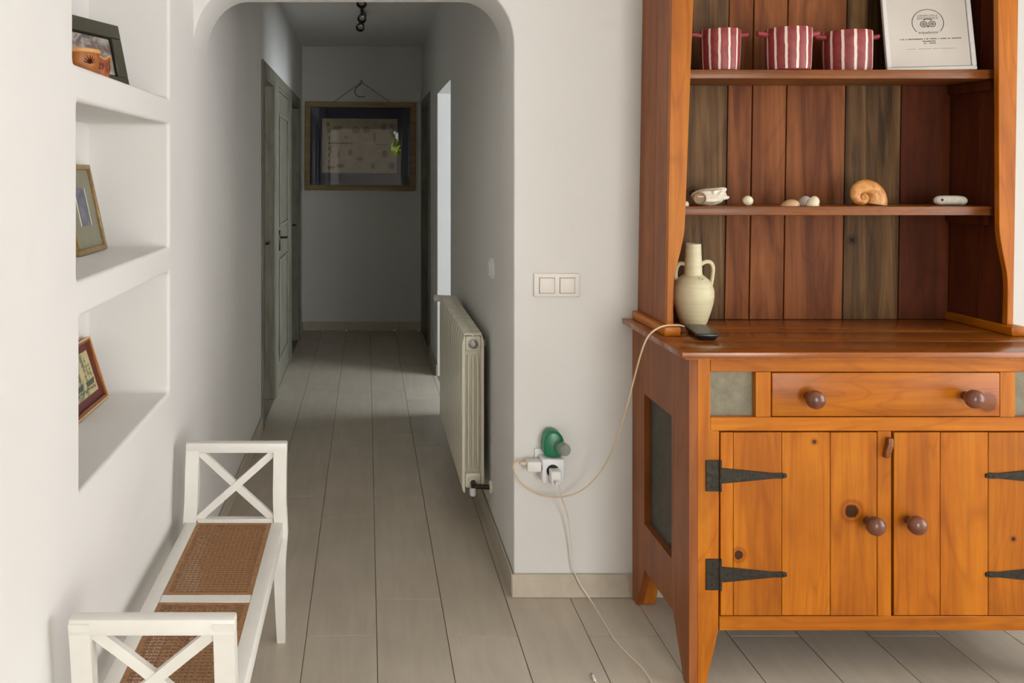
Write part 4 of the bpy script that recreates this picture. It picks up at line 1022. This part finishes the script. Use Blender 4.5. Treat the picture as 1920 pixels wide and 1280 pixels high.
# ------------------------------------------------------------------ corridor: framed chart, hook, sensor, ceiling spots
YW = YE
fx0, fx1, fz0, fz1 = -0.573, 0.457, 1.306, 2.130
FC = thing('framed_chart', 'large pale wood framed chart with navy mount on the corridor end wall', 'picture', ((fx0 + fx1) / 2, YW - 0.02, fz0))
fb = 0.050
tilt = Matrix.Translation(((fx0 + fx1) / 2, YW, fz1)) @ Matrix.Rotation(R(0.5), 4, 'Y') @ Matrix.Translation((-(fx0 + fx1) / 2, -YW, -fz1))
def tl(co): return tilt @ co
bm = new()
for q in ((fx0, fx1, fz0, fz0 + fb), (fx0, fx1, fz1 - fb, fz1), (fx0, fx0 + fb, fz0 + fb, fz1 - fb), (fx1 - fb, fx1, fz0 + fb, fz1 - fb)): box(bm, q[0], q[1], YW - 0.034, YW - 0.002, q[2], q[3], 0.003)
obj('frame', bm, 'frame_oak', FC, fn=tl)
bm = new(); box(bm, fx0 + 0.03, fx1 - 0.03, YW - 0.012, YW - 0.008, fz0 + 0.03, fz1 - 0.03); obj('mount', bm, 'blue_mount', FC, fn=tl)
cx0, cx1, cz0, cz1 = -0.415, 0.285, 1.468, 1.975
bm = new(); box(bm, cx0, cx1, YW - 0.014, YW - 0.012, cz0, cz1); cpz = obj('chart', bm, 'chart_paper', FC, fn=tl)
bm = new(); yk = YW - 0.0146
def oval(cx_, cz_, rx_, rz_, n_=16):
    k = [bm.verts.new((cx_ + rx_ * math.cos(2 * math.pi * i / n_), yk, cz_ + rz_ * math.sin(2 * math.pi * i / n_))) for i in range(n_)]; bm.faces.new(k)
for (a, b, r, q) in ((-0.10, 1.87, 0.04, 0.035), (0.0, 1.87, 0.035, 0.03), (0.16, 1.90, 0.025, 0.03), (0.235, 1.905, 0.022, 0.03), (-0.27, 1.885, 0.045, 0.022), (-0.15, 1.66, 0.02, 0.03), (0.235, 1.54, 0.03, 0.035), (-0.36, 1.92, 0.015, 0.02), (-0.33, 1.52, 0.04, 0.015), (-0.24, 1.535, 0.04, 0.02), (0.17, 1.65, 0.025, 0.035), (-0.26, 1.64, 0.012, 0.04), (0.06, 1.535, 0.016, 0.028), (-0.06, 1.60, 0.03, 0.018), (0.075, 1.80, 0.008, 0.05), (-0.19, 1.80, 0.02, 0.012)): oval(a, b, r, q)
obj('chart_drawings', bm, 'chart_brown', FC, fn=tl, kind='stuff')
bm = new(); rs = random.Random(9)
for (x0, x1, z, h) in ((-0.355, -0.14, 1.745, 0.014), (0.08, 0.20, 1.735, 0.006), (-0.335, -0.33, 1.70, 0.10)):
    x = x0
    while x < x1:
        wd = rs.uniform(0.006, 0.014); box(bm, x, x + wd, yk - 0.0003, yk, z - h / 2, z + h / 2 * rs.uniform(0.4, 1.4)); x += wd + 0.004
for zq in (1.50, 1.56, 1.62, 1.68, 1.78, 1.84): box(bm, -0.352, -0.345, yk - 0.0003, yk, zq, zq + 0.03)
obj('chart_ink_lines', bm, 'chart_ink', FC, kind='stuff', fn=tl)
bm = new(); box(bm, fx0 + fb * 0.8, fx1 - fb * 0.8, YW - 0.024, YW - 0.0215, fz0 + fb * 0.8, fz1 - fb * 0.8); obj('glass', bm, 'glass', FC, fn=tl)
bm = new(); ap = Vector((-0.05, YW - 0.012, 2.315))
tube(bm, [(-0.31, YW - 0.012, 2.13), ap], 0.0025, 6); tube(bm, [ap, (0.21, YW - 0.012, 2.13)], 0.0025, 6); obj('hanging_wire', bm, 'dark_metal', FC)
bm = new(); tube(bm, spline([(ap.x + 0.004, YW - 0.022, ap.z + 0.012), (ap.x - 0.02, YW - 0.024, ap.z - 0.03), (ap.x - 0.058, YW - 0.024, ap.z - 0.065), (ap.x - 0.055, YW - 0.024, ap.z - 0.115), (ap.x - 0.01, YW - 0.024, ap.z - 0.14), (ap.x + 0.03, YW - 0.024, ap.z - 0.13)], 6), 0.0035, 7); 
tube(bm, [(ap.x, YW, ap.z + 0.012), (ap.x, YW - 0.028, ap.z + 0.012)], 0.006, 8); tag(obj('scroll_hook', bm, 'dark_metal', None), 'thin curled wire hook on the wall above the framed chart', 'hook')
bm = new(); box(bm, 0.458, 0.500, YE - 0.03, YE, 2.135, 2.225, 0.004, 2)
tag(obj('motion_sensor', bm, 'plastic_white', None), 'small white box high on the corridor end wall beside the chart', 'sensor')

SL = thing('ceiling_spotlight', 'dark metal ceiling spotlight bar with three small spots in the corridor', 'ceiling light', (-0.035, 5.65, 2.55))
bm = new(); box(bm, -0.047, -0.023, 5.15, 6.12, ZC - 0.03, ZC, 0.004, 2); obj('bar', bm, 'dark_metal', SL)
for (yy, xx, zt_, rx_) in ((5.25, -0.030, 2.578, 30), (5.70, -0.030, 2.565, 30), (6.02, -0.045, 2.560, 40)):
    bm = new(); tube(bm, [(-0.035, yy + 0.03, ZC - 0.028), (-0.035, yy + 0.03, 2.585)], 0.007, 10); st = obj('stem', bm, 'dark_metal', SL)
    bm = new(); lathe(bm, [(0.0, 0.05), (0.016, 0.048), (0.022, 0.03), (0.031, -0.03), (0.033, -0.04), (0.028, -0.042), (0.024, -0.03), (0.0, -0.026)], (0, 0, 0), 22)
    mt_ = Matrix.Translation((xx, yy, zt_)) @ Matrix.Rotation(R(-52), 4, 'X') @ Matrix.Rotation(R(8), 4, 'Y')
    bmesh.ops.transform(bm, matrix=mt_, verts=bm.verts); hd = obj('spot_head', bm, 'dark_metal', SL)
    bm = new(); lathe(bm, [(0.0225, -0.031), (0.015, -0.036), (0.0, -0.038)], (0, 0, 0), 18); bmesh.ops.transform(bm, matrix=mt_, verts=bm.verts); obj('bulb', bm, 'chrome', hd)

# greenery outside the rear window
bm = new(); rs = random.Random(2)
for k in range(900):
    c_ = Vector((rs.uniform(0.1, 1.6), rs.uniform(-5.0, -4.45), rs.uniform(1.2, 3.4))); d1_ = Vector((rs.uniform(-1, 1), rs.uniform(-1, 1), rs.uniform(-1, 1))).normalized() * 0.16; d2_ = d1_.cross(Vector((rs.uniform(-1, 1), rs.uniform(-1, 1), rs.uniform(-1, 1)))).normalized() * 0.07
    bm.faces.new([bm.verts.new(q) for q in (c_ - d1_, c_ + d2_, c_ + d1_, c_ - d2_)])
tube(bm, spline([(0.85, -4.9, 0.0), (0.9, -4.85, 0.8), (0.8, -4.8, 1.6), (0.9, -4.75, 2.6)], 4), 0.05, 8)
hg = obj('garden_shrub', bm, 'leaf', None); tag(hg, 'sunlit leafy green shrub in the garden outside the small rear window', 'shrub')
